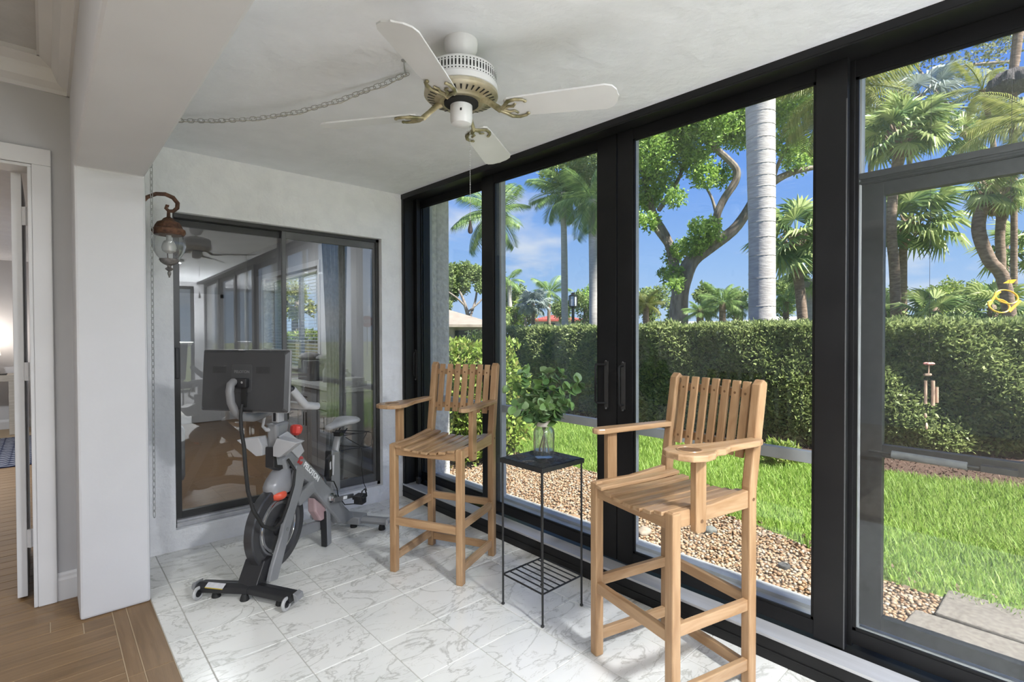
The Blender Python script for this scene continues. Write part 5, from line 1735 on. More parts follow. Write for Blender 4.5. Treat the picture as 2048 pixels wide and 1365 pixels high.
# mulch chips and fallen leaves
n = 30000
P = np.column_stack([RNG.uniform(6.1, 9.5, n), RNG.uniform(-2, 9.3, n)])
P = P[inpoly(P, mul)]
o = leaves('mulch', np.column_stack([P, RNG.uniform(.0, .015, len(P))]), .036, leafmat('mulch_chip', [(.06, .028, .02), (.12, .065, .048), (.19, .135, .11), (.09, .045, .033)], 0, .9), None, .3, None, 1, .1)
tag(o, 'reddish brown wood mulch under the hedge', 'mulch', kind='stuff')
n = 500
P = np.column_stack([RNG.uniform(3.35, 4.2, n), RNG.uniform(-.6, 1.9, n)])
P = P[np.abs(P[:, 0] - (3.62 + .2 * np.clip(P[:, 1] - .5, 0, 2))) < .16]
P = P[~((P[:, 0] < 3.72) & (P[:, 1] < .6))]
o = leaves('leaf_litter', np.column_stack([P, RNG.uniform(.008, .02, len(P))]), .042, leafmat('litter', [(.20, .14, .10), (.28, .21, .165), (.14, .085, .055)], 0, .8), None, .5, None, 1, .1)
tag(o, 'dry fallen leaves along the edge of the gravel', 'leaves', kind='stuff')


# ---------------------------------------------------------------- hedge and shrubs
def line_points(poly, t):
    P_ = np.array(poly, float)
    L_ = np.linalg.norm(np.diff(P_, axis=0), axis=1)
    c = np.concatenate([[0], np.cumsum(L_)])
    t = t * c[-1]
    return np.column_stack([np.interp(t, c, P_[:, 0]), np.interp(t, c, P_[:, 1])])


def hedge(name, label, poly, h, depth, nf, nt, size, m_, width=.42, rough=.07):
    """clipped hedge: a dark woody core wrapped in leaves on the front, the top and the back"""
    hd = thing(name, label, 'hedge', (poly[len(poly) // 2][0], poly[len(poly) // 2][1], 0))
    pv = np.array(poly, float)
    tg = np.gradient(pv, axis=0)
    nr = unit(np.column_stack([tg[:, 1], -tg[:, 0]]))
    if nr[:, 0].mean() > 0:
        nr = -nr
    bk = pv - nr * depth
    cp = MB()
    for i in range(len(pv) - 1):
        a0, a1 = pv[i] - nr[i] * .13, pv[i + 1] - nr[i + 1] * .13
        b0, b1 = bk[i] + nr[i] * .13, bk[i + 1] + nr[i + 1] * .13
        cp.hexa([(*a0, -.06), (*b0, -.06), (*b1, -.06), (*a1, -.06), (*a0, h - .12), (*b0, h - .12), (*b1, h - .12), (*a1, h - .12)])
    cp.build('woody_core', 'core', hd)

    def wob(x, y, z):
        return rough * (np.sin(x * 5.1 + z * 4) + np.cos(y * 6.3 - z * 5) + .7 * np.sin(y * 13 + z * 9)) / 2
    t = RNG.uniform(0, 1, nf)
    F_ = line_points(pv, t)
    Nf = line_points(nr, t) if len(pv) == len(nr) else None
    Nf = unit(np.column_stack([np.interp(t, np.linspace(0, 1, len(nr)), nr[:, 0]), np.interp(t, np.linspace(0, 1, len(nr)), nr[:, 1])]))
    z = RNG.uniform(.03, 1, nf) ** .92 * h
    k = wob(F_[:, 0], F_[:, 1], z) - np.abs(RNG.normal(0, .06, nf)) + .03 - .2 * np.clip(.3 - z, 0, 1)
    A = np.column_stack([F_ + Nf * k[:, None], z])
    NA = np.column_stack([Nf, np.full(nf, .45)])
    t = RNG.uniform(0, 1, nt)
    T_ = line_points(pv, t)
    Nt = unit(np.column_stack([np.interp(t, np.linspace(0, 1, len(nr)), nr[:, 0]), np.interp(t, np.linspace(0, 1, len(nr)), nr[:, 1])]))
    d = RNG.uniform(0, depth, nt)
    zt = h + wob(T_[:, 0], T_[:, 1], d) * .6 - np.abs(RNG.normal(0, .035, nt))
    Bp = np.column_stack([T_ - Nt * d[:, None], zt])
    NB = np.column_stack([np.zeros((nt, 2)), np.full(nt, 1.)])
    o = leaves('foliage', np.concatenate([A, Bp]), size, m_, hd, width, np.concatenate([NA, NB]) * .9, .8)
    return hd


hedge('clipped_hedge', 'long clipped green hedge across the lawn', hed, 1.55, 1.0, 105000, 34000, .074, 'hedge', .36, .09)
hedge('flowering_hedge', 'bright yellow-green bushy hedge close to the stucco wall', [(3.3, 4.6), (3.3, 5.4), (3.3, 7.2)], 1.28, 1.05, 9000, 6000, .075, 'shrub', .5, .10)
# leaves on the near end of that hedge, facing the room
hd2 = thing('leafy_bush', 'bright leafy bush at the near end of the yellow-green hedge', 'bush', (3.7, 4.4, 0))
cl_ = [((3.45, 4.55, .35), .35), ((3.75, 4.5, .4), .38), ((4.05, 4.62, .38), .35), ((3.5, 4.5, .8), .36), ((3.85, 4.5, .85), .36), ((4.12, 4.65, .8), .3), ((3.55, 4.55, 1.1), .26), ((3.9, 4.6, 1.12), .26), ((4.1, 4.8, 1.1), .25)]
leaves('foliage', clump_points(cl_, 11000), .07, 'shrub', hd2, .5, None, 1, .2)
b = MB()
for k in range(7):
    a = k * .9
    b.tube([(3.78 + .05 * math.cos(a), 4.6 + .05 * math.sin(a), 0), (3.78 + .2 * math.cos(a), 4.6 + .15 * math.sin(a), .5), (3.78 + .3 * math.cos(a), 4.6 + .2 * math.sin(a), 1.0)], [.014, .01, .005], 6)
b.build('stem', 'bark', hd2, smooth=True)
rb = thing('round_bush', 'round green bush in front of the tan house', 'bush', ground(925, 14))
leaves('foliage', clump_points([(at(932, 698, 14), .28), (at(918, 706, 14), .22), (at(948, 685, 14.2), .34), (at(972, 690, 14.4), .4), (at(955, 715, 14), .36), (at(930, 716, 14), .26)], 8000), .075, 'farleaf', rb, .5, None, 1, .3)
MB().tube([ground(935, 14), at(935, 700, 14)], .05, 8).build('stem', 'bark', rb)
sp = thing('small_plant', 'small leafy plant at the edge of the mulch', 'plant', (5.85, 2.17, 0))
leaves('foliage', clump_points([((5.85, 2.17, .12), .14), ((5.95, 2.1, .1), .12)], 30000), .09, 'shrub', sp, .35, None, .8, .8)
MB().tube([(5.87, 2.15, 0), (5.87, 2.15, .14)], .01, 6).build('stem', 'bark', sp)


# ---------------------------------------------------------------- palms and trees
def frond_mesh(kind, seed):
    r_ = random.Random(seed)
    V, F = [], []
    if kind == 'feather':
        droop = r_.uniform(.32, .55)
        pt = lambda s: Vector((s * (1 - .12 * s), 0, .30 * s - droop * s * s))
        n = 46
        for i in range(n):
            s = .12 + .88 * i / n
            p = pt(s)
            t = (pt(s + .01) - p).normalized()
            L = .34 * math.sin(PI * min(1, .16 + .84 * (s - .08))) ** .6 * r_.uniform(.85, 1.1)
            for sg in (-1, 1):
                for lift in ((.15,) if i % 2 else (-.25,)):
                    d = (Vector((0, sg, 0)) * .95 + t * .65 + Vector((0, 0, -.35 + lift))).normalized()
                    tip = p + d * L + Vector((0, 0, -.22 * L))
                    mid = p + d * L * .5
                    w = t * .012
                    o = len(V)
                    V += [p, mid + w, tip, mid - w]
                    F.append((o, o + 1, o + 2, o + 3))
        for i in range(10):
            s0, s1 = i / 10, (i + 1) / 10
            a, b_ = pt(s0), pt(s1)
            w0, w1 = .018 * (1 - s0 * .8), .018 * (1 - s1 * .8)
            o = len(V)
            V += [a + Vector((0, w0, 0)), a - Vector((0, w0, 0)), b_ - Vector((0, w1, 0)), b_ + Vector((0, w1, 0)), a + Vector((0, 0, -w0 * 1.4)), b_ + Vector((0, 0, -w1 * 1.4))]
            F += [(o, o + 1, o + 2, o + 3), (o + 1, o + 4, o + 5, o + 2), (o + 4, o, o + 3, o + 5)]
    else:
        pl_ = .48
        c = Vector((pl_, 0, -.03))
        n = 26
        a0 = math.radians(138)
        for i in range(n):
            u0, u1 = -a0 + 2 * a0 * i / n, -a0 + 2 * a0 * (i + 1) / n
            um = (u0 + u1) / 2
            R = .52 * (.72 + .28 * math.cos(um * .6)) * r_.uniform(.92, 1.06)
            fold = .03 if i % 2 else -.0
            e = lambda a_, q, dz: c + Vector((q * math.cos(a_), q * math.sin(a_), dz))
            o = len(V)
            dr = -.10 * (um / a0) ** 2
            V += [c, e(u0, R * .55, dr * .5), e(um, R * .6, dr * .5 + fold), e(u1, R * .55, dr * .5), e(um + r_.uniform(-.03, .03), R, dr - .10 - r_.uniform(0, .14))]
            F += [(o, o + 1, o + 2), (o, o + 2, o + 3), (o + 1, o + 4, o + 2), (o + 2, o + 4, o + 3)]
        o = len(V)
        V += [Vector((0, .014, 0)), Vector((0, -.014, 0)), c + Vector((0, -.008, 0)), c + Vector((0, .008, 0)), Vector((0, 0, -.02)), c + Vector((0, 0, -.012))]
        F += [(o, o + 1, o + 2, o + 3), (o + 1, o + 4, o + 5, o + 2), (o + 4, o, o + 3, o + 5)]
    me = bpy.data.meshes.new('frond')
    me.from_pydata([tuple(v) for v in V], [], F)
    return me


FR = {}


def fronds(kind, m_):
    if (kind, m_) not in FR:
        L_ = []
        for s in range(4):
            me = frond_mesh(kind, s + 11)
            me.materials.append(MT[m_])
            L_.append(me)
        FR[(kind, m_)] = L_
    return FR[(kind, m_)]


def crown(t, top, kind, m_, n, length, lo=-50, hi=75, seed=0, az=None):
    r_ = random.Random(seed)
    for k in range(n):
        el = math.radians(hi + (lo - hi) * ((k + .5) / n) ** .85 + r_.uniform(-7, 7))
        a = k * 2.399 + r_.uniform(-.25, .25)
        if az is not None:
            a = math.radians(az[0] + (az[1] - az[0]) * r_.random())
        o = put('frond', r_.choice(fronds(kind, m_)), None, t)
        sc = length * r_.uniform(.85, 1.12)
        M = Matrix.Translation(top) @ Matrix.Rotation(a, 4, 'Z') @ Matrix.Rotation(-el, 4, 'Y') @ Matrix.Rotation(r_.uniform(-.5, .5), 4, 'X') @ Matrix.Scale(sc, 4)
        o.matrix_parent_inverse = Matrix.Identity(4)
        o.matrix_basis = INV[t.name] @ M


def palm(label, path, radii, kind='feather', leaf='palm', n=18, length=2.2, bark='palmbark', lo=-50, hi=75, seed=1, skirt=0, rings=0, group='palms beyond the hedge', name='palm_tree', az=None):
    t = thing(name, label, 'palm', (path[0].x, path[0].y, 0), group=group)
    # smooth the path
    pts, rad = [], []
    for i in range(len(path) - 1):
        for k in range(5):
            u = k / 5
            p0, p1, p2, p3 = path[max(i - 1, 0)], path[i], path[i + 1], path[min(i + 2, len(path) - 1)]
            pts.append(.5 * ((2 * p1) + (p2 - p0) * u + (2 * p0 - 5 * p1 + 4 * p2 - p3) * u * u + (3 * p1 - p0 - 3 * p2 + p3) * u ** 3))
            rad.append(radii[i] + (radii[i + 1] - radii[i]) * u)
    pts.append(path[-1])
    rad.append(radii[-1])
    MB().tube(pts, rad, 18).build('trunk', bark, t, smooth=True)
    if rings:
        b_ = MB()
        L_ = (path[-1] - path[0]).length
        for k in range(rings):
            u = (k + .5) / rings
            i = min(int(u * (len(pts) - 1)), len(pts) - 2)
            f_ = u * (len(pts) - 1) - i
            p = pts[i].lerp(pts[i + 1], f_)
            b_.torus((rad[i] + (rad[i + 1] - rad[i]) * f_) * 1.0, .0045, Matrix.Translation(p), 24, 5)
        b_.build('trunk_rings', mat('ring_shade', (.32, .295, .285), (.40, .375, .36), scale=7, rough=.9), t, smooth=True)
    if skirt:
        b_ = MB()
        r_ = random.Random(seed)
        for k in range(skirt):
            a = k * 2.4
            z_ = -.05 - .5 * k / skirt
            p = path[-1] + Vector((math.cos(a), math.sin(a), 0)) * rad[-1] * .8 + Vector((0, 0, z_))
            b_.tube([p, p + Vector((math.cos(a) * .12, math.sin(a) * .12, .12)), p + Vector((math.cos(a) * .2, math.sin(a) * .2, .28))], [.035, .03, .012], 5)
        b_.build('leaf_bases', mat('boots', (.20, .14, .10), (.32, .25, .2), scale=9, rough=.95), t)
    crown(t, path[-1], kind, leaf, n, length, lo, hi, seed, az)
    return t


def tree(label, D, branches, clumps, per, size, leaf='treeleaf', bark='bark', name='tree', cat='tree', base=None, jit=.6, up=0., spread=1.):
    """branches: list of [(px, py, radius)...] in the plane at depth D (small depth offsets per branch); clumps: (px, py, radius px)"""
    b0 = branches[0][0]
    g0 = ground(b0[0], D)
    t = thing(name, label, cat, g0)
    r_ = random.Random(int(b0[0]))
    for bi, br in enumerate(branches):
        off = 0 if bi == 0 else r_.uniform(-1, 1) * jit * .7
        pts = [at(px, py, D + off * min(1, i / 2)) for i, (px, py, rr) in enumerate(br)]
        rad = [rr for _, _, rr in br]
        if bi == 0:
            pts = [Vector((pts[0].x, pts[0].y, 0))] + pts
            rad = [rad[0] * 1.15] + rad
        P2, R2 = [], []
        for i in range(len(pts) - 1):
            for k in range(3):
                u = k / 3
                p0, p1, p2, p3 = pts[max(i - 1, 0)], pts[i], pts[i + 1], pts[min(i + 2, len(pts) - 1)]
                P2.append(.5 * ((2 * p1) + (p2 - p0) * u + (2 * p0 - 5 * p1 + 4 * p2 - p3) * u * u + (3 * p1 - p0 - 3 * p2 + p3) * u ** 3))
                R2.append(rad[i] + (rad[i + 1] - rad[i]) * u)
        P2.append(pts[-1])
        R2.append(rad[-1])
        MB().tube(P2, R2, 10).build('trunk' if bi == 0 else 'branch', bark, t, smooth=True)
    C_ = []
    for px, py, rp in clumps:
        C_.append((at(px, py, D + r_.uniform(-1, 1) * jit), rp * spread * D / FPX))
    leaves('foliage', clump_points(C_, per), size, leaf, t, .5, None, 1, up)
    return t


# ---- near royal palm beside the third pane
def tr(px_py, D):
    return [at(px, py, D) for px, py in px_py]


D = 9.0
p_ = tr([(1524, 645), (1524, 500), (1522, 330), (1520, 150), (1519, -60), (1518, -260)], D)
p_[0].z = 0
palm('pale grey royal palm trunk rising beyond the hedge', p_, [.225, .215, .23, .245, .24, .17], 'feather', 'palm', 16, 3.2, 'palegrey', -25, 75, 3, rings=34)
# ---- big branching tree with ivy
D = 15.
tree('large spreading tree with twisting grey branches and ivy on its trunk', D, [
    [(1357, 640, 0.272), (1360, 590, 0.240), (1368, 555, 0.240), (1385, 520, 0.216), (1420, 495, 0.176), (1465, 462, 0.152), (1490, 430, 0.136), (1510, 398, 0.128), (1545, 365, 0.120), (1585, 345, 0.088), (1630, 335, 0.064)],
    [(1357, 600, 0.176), (1350, 555, 0.176), (1345, 510, 0.160), (1330, 470, 0.136), (1308, 430, 0.112), (1292, 370, 0.080), (1280, 300, 0.064), (1277, 230, 0.040)],
    [(1335, 490, 0.080), (1318, 468, 0.072), (1295, 440, 0.064), (1270, 432, 0.056), (1240, 420, 0.040)],
    [(1418, 497, 0.128), (1432, 462, 0.112), (1434, 430, 0.104), (1450, 395, 0.104), (1470, 365, 0.104), (1473, 340, 0.104), (1455, 318, 0.096), (1430, 295, 0.096), (1415, 262, 0.088), (1400, 222, 0.072), (1385, 160, 0.056)],
    [(1430, 300, 0.064), (1445, 270, 0.056), (1448, 220, 0.048), (1455, 170, 0.032)],
    [(1434, 435, 0.056), (1425, 400, 0.040), (1410, 370, 0.032), (1400, 345, 0.024)],
    [(1318, 420, 0.072), (1345, 380, 0.064), (1368, 330, 0.056), (1378, 270, 0.040)],
    [(1545, 365, 0.064), (1560, 320, 0.048), (1590, 280, 0.040)]],
    [(1290, 250, 42), (1330, 245, 45), (1375, 235, 45), (1420, 232, 42), (1460, 225, 42), (1490, 215, 36), (1300, 300, 34), (1335, 310, 30), (1285, 345, 26), (1320, 360, 26), (1300, 400, 22), (1275, 395, 18), (1395, 290, 30), (1385, 325, 24), (1410, 350, 22), (1440, 352, 20), (1350, 395, 16), (1480, 270, 24), (1455, 262, 26), (1270, 440, 14), (1300, 445, 14),
     (1350, 545, 14), (1345, 515, 15), (1362, 500, 17), (1385, 490, 18), (1405, 475, 18), (1420, 455, 16), (1395, 455, 14), (1338, 555, 11), (1325, 545, 9), (1430, 475, 13), (1352, 570, 12),
     (1300, 170, 70), (1380, 150, 80), (1470, 150, 70), (1240, 210, 60), (1575, 280, 26), (1590, 320, 22), (1565, 215, 30), (1600, 190, 40), (1620, 300, 24)], 4600, .115, 'treeleaf', jit=1.1, spread=1.3)
# ---- garden seen through the blinds of the inner room
tree('golden-green tree outside the blinds of the inner room', 14., [[(592, 680, .10), (590, 640, .09), (598, 590, .06), (605, 560, .04)], [(590, 630, .06), (570, 600, .04)]], [(565, 590, 16), (580, 575, 18), (600, 585, 16), (575, 610, 16), (610, 610, 14), (625, 620, 12), (560, 625, 14), (590, 625, 14), (545, 600, 14)], 4200, .10, 'palmgold', jit=.7, spread=1.15)
hedge('low_hedge', 'low dark hedge outside the blinds of the inner room', [(3.35, 10.6), (4.6, 10.9), (6.0, 11.4)], 1.45, .8, 6000, 3000, .08, 'shrub', .5, .08)
# ---- pane 3 right: fan palm and golden palm fronds
D = 11.
p_ = tr([(1618, 645), (1600, 580), (1588, 520), (1592, 470)], D)
p_[0].z = 0
palm('brown-trunked fan palm right of the royal palm', p_, [.11, .10, .10, .12], 'fan', 'fanpalm', 26, 1.1, 'palmbark', -55, 70, 5, skirt=14)
p_ = tr([(1690, 645), (1688, 500), (1684, 330), (1680, 175)], 12.5)
p_[0].z = 0
palm('tall palm with long golden fronds behind the door frame', p_, [.16, .15, .14, .14], 'feather', 'palmgold', 20, 1.7, 'palegrey', -60, 60, 8)
p_ = tr([(1622, 645), (1621, 615), (1620, 560)], 13.5)
p_[0].z = 0
palm('short pale-trunked palm behind the fan palm', p_, [.17, .16, .15], 'fan', 'fanpalm', 14, .75, 'palegrey', -40, 60, 15)
# ---- pane 4
p_ = tr([(1797, 640), (1790, 560), (1783, 470), (1786, 390), (1800, 300), (1806, 262)], 11.)
p_[0].z = 0
palm('tall fan palm with a shaggy brown head behind the screen door', p_, [.105, .10, .095, .095, .11, .14], 'fan', 'fanpalm', 26, 1.0, 'palmbark', -50, 80, 21, skirt=40)
p_ = tr([(1808, 640), (1806, 560), (1808, 470), (1822, 440)], 11.8)
p_[0].z = 0
palm('lower fan palm with broad dark fronds beside the tall one', p_, [.085, .08, .08, .09], 'fan', 'fanpalm', 24, 1.22, 'palmbark', -45, 65, 22, skirt=10)
p_ = tr([(2040, 640), (2012, 580), (1978, 520), (1957, 460), (1968, 410), (1990, 372)], 9.)
p_[0].z = 0
palm('curving palm trunk leaning behind the yellow ornament', p_, [.095, .095, .10, .10, .09, .09], 'fan', 'fanpalm', 18, .62, 'palmbark', -75, 30, 23, skirt=18)
p_ = tr([(2004, 640), (2002, 540), (2000, 470), (2008, 385)], 10.)
p_[0].z = 0
palm('straight palm trunk beside the curving one', p_, [.08, .078, .075, .085], 'fan', 'fanpalm', 14, .6, 'palmbark', -60, 60, 24, skirt=14)
p_ = tr([(2130, 640), (2120, 480), (2090, 300), (2075, 235)], 8.)
p_[0].z = 0
palm('golden palm whose fronds hang in from the right edge', p_, [.12, .11, .11, .12], 'feather', 'palmgold', 14, 1.15, 'palmbark', -60, 50, 25)
# grey fibrous bulge of a palm head high on the right
p_ = tr([(2030, 640), (2028, 420), (2026, 240)], 9.6)
p_[0].z = 0
pt_ = palm('thin palm carrying a swollen grey fibrous head', p_, [.05, .05, .06], 'feather', 'palmgold', 9, .7, 'palmbark', -30, 70, 26)
c_ = at(2026, 165, 9.6)
b = MB()
vs, fs = [], []
for i in range(11):
    t_ = PI * i / 10
    for k in range(40):
        a = 2 * PI * k / 40
        rr = math.sin(t_) ** .7 * (.34 + .03 * math.sin(9 * a) + .02 * math.sin(23 * a + i)) * (1.1 if i > 5 else 1.)
        vs.append(c_ + Vector((rr * math.cos(a), rr * math.sin(a), .21 * math.cos(t_) + .025 * math.sin(5 * a + 2 * i))))
for i in range(10):
    for k in range(40):
        fs.append((i * 40 + k, i * 40 + (k + 1) % 40, (i + 1) * 40 + (k + 1) % 40, (i + 1) * 40 + k))
b.add(vs, fs)
b.build('fibre_bulge', mat('grey_fibre', (.07, .062, .066), (.16, .145, .15), scale=14, rough=.95, bump=1., bscale=12, stretch=(6, 6, .6), bdist=.05), pt_, smooth=True)
MB().tube([at(2026, 240, 9.6), at(2026, 150, 9.6), at(2040, 40, 9.6), at(2050, -60, 9.6)], [.05, .07, .08, .07], 12).build('upper_stem', 'palmbark', pt_, smooth=True)
# thin bare branches and more crowns filling the upper right pane
D = 14.
tree('airy tree with thin bare branches above the screen door', D, [
    [(2003, 640, .08), (2003, 520, .08), (2000, 400, .075), (1950, 280, .07), (1890, 210, .065), (1868, 165, .06)],
    [(1868, 165, .06), (1890, 145, .055), (1930, 132, .05), (1985, 126, .04), (2040, 122, .03)],
    [(1868, 165, .05), (1845, 150, .04), (1830, 120, .03)],
    [(1770, 165, .02), (1795, 135, .03), (1830, 105, .035), (1880, 98, .04), (1940, 90, .03), (1990, 75, .02)],
    [(1868, 180, .04), (1885, 200, .03), (1915, 210, .02)]],
    [(1740, 150, 22), (1760, 175, 20), (1735, 190, 20), (1800, 130, 20), (1850, 120, 18), (1900, 110, 22), (1960, 110, 26), (1990, 140, 24), (1930, 150, 20), (2000, 90, 30), (1880, 180, 18), (1960, 200, 26), (1930, 235, 24), (1985, 230, 22), (1900, 255, 22), (1850, 240, 20), (2030, 60, 40), (1960, 60, 30), (1860, 80, 24)], 1500, .10, 'oliveleaf', jit=.8)
for k, (px, py, D, n_, L_, s_) in enumerate(((1745, 250, 12.4, 14, .95, 31), (1840, 190, 12.8, 14, 1.15, 32), (1925, 265, 13.0, 13, .95, 33), (1965, 180, 11.5, 11, .9, 34))):
    bx_ = (1738, 1806, 2004, 2010)[k]
    p_ = tr([(bx_, 640), (bx_, 470), (px * .6 + bx_ * .4, py * .6 + 400 * .4), (px, py)], D)
    p_[0].z = 0
    palm(['olive fan palm at the left of the upper screen door pane', 'bluish fan palm with its crown above the shaggy head', 'olive fan palm right of the shaggy head', 'yellow-green palm crown under the bare branches'][k], p_, [.07, .06, .05, .06], 'fan' if k < 3 else 'feather', ['fanpalm', 'bluepalm', 'fanpalm', 'palmgold'][k], n_, L_, 'palmbark', -60, 70, s_)
# saw palmettos and low palms behind the hedge
for k, (px, py, D, n_, L_, kd, lf, lb) in enumerate((
        (1870, 628, 10., 18, .75, 'fan', 'fanpalm', 'low fan palm spreading behind the hedge below the curving trunk'),
        (1985, 622, 9.6, 18, .75, 'fan', 'fanpalm', 'low fan palm behind the hedge under the yellow ornament'),
        (2060, 500, 10.4, 14, .95, 'fan', 'fanpalm', 'dark fan palm at the right edge behind the leaning trunks'),
        (1765, 630, 12., 14, .65, 'fan', 'fanpalm', 'low fan palm at the foot of the tall shaggy palm'),
        (1292, 610, 13., 20, .5, 'feather', 'palmgold', 'small date palm left of the big tree'),
        (1445, 605, 13., 20, .68, 'feather', 'palm', 'small date palm between the big tree and the royal palm'),
        (1400, 625, 12., 16, .45, 'feather', 'palm', 'low date palm right of the big trunk'),
        (1480, 618, 14., 14, .5, 'feather', 'palm', 'low date palm left of the royal palm'),
        (1572, 605, 15., 14, .55, 'feather', 'palm', 'small palm between the royal palm and the fan palm'),
        (1066, 606, 22., 26, .85, 'fan', 'bluepalm', 'silver-blue fan palm beside the red-roofed house'),
        (1098, 585, 24., 13, 1.1, 'feather', 'palm', 'small royal palm in front of the red-roofed house'))):
    p_ = tr([(px, 650), (px, (650 + py) / 2), (px, py)], D)
    p_[0].z = 0
    palm(lb, p_, [.09, .08, .08], kd, lf, n_, L_, 'palmbark', -35 if D < 20 else -45, 70, 40 + k)

# ---- panes 1 and 2: tall palms
for k, (pth, D, r_, n_, L_, sd_, lb, lo, hi) in enumerate((
        ([(1130, 645), (1129, 560), (1128, 470), (1126, 385)], 17., (.11, .11, .10, .10), 24, 1.3, 51, 'tall thin foxtail palm in the second pane', -65, 75),
        ([(1188, 650), (1187, 560), (1186, 470), (1184, 400)], 14., (.13, .12, .12, .11), 22, 1.2, 52, 'tall foxtail palm at the right edge of the second pane', -70, 75),
        ([(992, 650), (990, 560), (988, 470), (985, 425)], 17., (.14, .13, .12, .12), 16, 1.6, 53, 'tall coconut palm hidden behind the light post', -55, 60),
        ([(822, 650), (820, 590), (818, 500)], 16., (.13, .12, .12), 14, 1.3, 54, 'coconut palm behind the stucco corner', -55, 60),
        ([(1022, 650), (1020, 610), (1018, 560)], 26., (.12, .11, .11), 12, 1.0, 55, 'small palm at the left of the second pane', -50, 60))):
    p_ = tr(pth, D)
    p_[0].z = 0
    palm(lb, p_, list(r_), 'feather', 'palm', n_, L_, 'palegrey', lo, hi, sd_)
tree('leafy tree crown high in the second pane', 18., [[(1210, 640, .2), (1205, 500, .16), (1190, 400, .1), (1165, 330, .06)]], [(1150, 330, 34), (1175, 320, 34), (1185, 365, 30), (1120, 345, 24), (1160, 370, 30), (1090, 345, 14), (1190, 410, 22), (1130, 390, 20), (1180, 280, 40), (1140, 290, 36), (1095, 375, 12)], 2600, .12, 'farleaf', jit=1.2, spread=1.2)
tree('wide umbrella-shaped tree above the tan house', 45., [
    [(942, 668, .22), (938, 640, .20), (930, 610, .15), (920, 585, .10), (905, 560, .06)],
    [(938, 640, .13), (950, 605, .10), (955, 575, .08), (962, 550, .05)],
    [(930, 612, .10), (912, 595, .08), (890, 580, .05)],
    [(935, 625, .09), (968, 595, .07), (985, 560, .05)]],
    [(870, 560, 16), (890, 550, 18), (910, 545, 18), (930, 545, 20), (950, 548, 18), (970, 552, 20), (990, 560, 22), (885, 575, 18), (905, 570, 16), (925, 572, 16), (880, 595, 18), (900, 590, 16), (860, 600, 20), (872, 615, 18), (890, 610, 14), (960, 575, 10), (985, 590, 14), (1000, 580, 20), (932, 532, 8)], 2600, .25, 'farleaf', jit=2.)
for k, (px, py, rp, D, lf, lb) in enumerate((
        (1022, 590, 26, 27, 'farleaf', 'bright green tree at the left of the second pane'),
        (1030, 625, 20, 25, 'shrub', 'light green bush tree behind the hedge in the second pane'),
        (1050, 620, 16, 31, 'oliveleaf', 'olive tree left of the silver-blue palm'),
        (1128, 610, 18, 33, 'farleaf', 'green tree behind the lamp post'),
        (1170, 612, 24, 21, 'farleaf', 'grey-green tree right of the lamp post'),
        (1178, 590, 16, 21.5, 'treeleaf', 'dark green tree right of the lamp post, farther back'),
        (1345, 620, 18, 26, 'farleaf', 'pale green shrubs behind the big trunk'),
        (1415, 590, 20, 27, 'farleaf', 'round green tree right of the big trunk'),
        (1470, 600, 18, 28, 'farleaf', 'green tree behind the date palms'),
        (1570, 580, 26, 24, 'farleaf', 'light green tree between the royal palm and the fan palm'),
        (1300, 600, 22, 30, 'farleaf', 'distant green tree at the left of the third pane'),
        (1880, 590, 30, 22, 'shrub', 'light green tree top above the low fan palms'),
        (1930, 600, 28, 24, 'farleaf', 'green tree behind the curving palm'),
        (1790, 600, 24, 26, 'farleaf', 'distant green tree left of the tall fan palm'),
        (1000, 640, 16, 24, 'farleaf', 'distant bush behind the light post'))):
    rr = random.Random(k)
    cl_ = [(px + rr.uniform(-1, 1) * rp, py + rr.uniform(-.7, .8) * rp, rp * rr.uniform(.5, .8)) for _ in range(7)] + [(px, py + rp * 1.4, rp * .8)]
    tree(lb, D, [[(px, 655, .12), (px + 2, py + rp * .6, .1), (px, py, .05)]], cl_, 2600 if D < 24 else 2000, .12 if D < 24 else .17, lf, jit=.5)


# ---------------------------------------------------------------- houses, street lamp, stop sign
def hip_house(label, px, D, w, d, h, rh, rz, wallm, roofm, over=.5, win=(), base=0.):
    g0 = ground(px, D)
    t = thing('house', label, 'house', g0, rz, local=True)
    MB().box(-w / 2, w / 2, -d / 2, d / 2, 0, h).build('wall', wallm, t)
    a, b_ = w / 2 + over, d / 2 + over
    k = min(a, b_) * .9
    vs = [(-a, -b_, h), (a, -b_, h), (a, b_, h), (-a, b_, h), (-a + k, 0, h + rh), (a - k, 0, h + rh)]
    vs += [(x, y, z - .15) for x, y, z in vs[:4]]
    MB().add(vs, [(0, 1, 5, 4), (1, 2, 5), (2, 3, 4, 5), (3, 0, 4), (0, 6, 7, 1), (1, 7, 8, 2), (2, 8, 9, 3), (3, 9, 6, 0), (6, 9, 8, 7)]).build('roof', roofm, t)
    for (x, z, ww, hh, y_) in win:
        f = MB().box(x - ww / 2, x + ww / 2, y_ - .04, y_ + .04, z, z + hh).build('window', 'bikeblack', t)
        MB().box(x - ww / 2 - .08, x + ww / 2 + .08, y_ - .03, y_ + .03, z - .08, z).box(x - .04, x + .04, y_ - .06, y_ + .06, z, z + hh).build('sill', 'white', f)
    return t


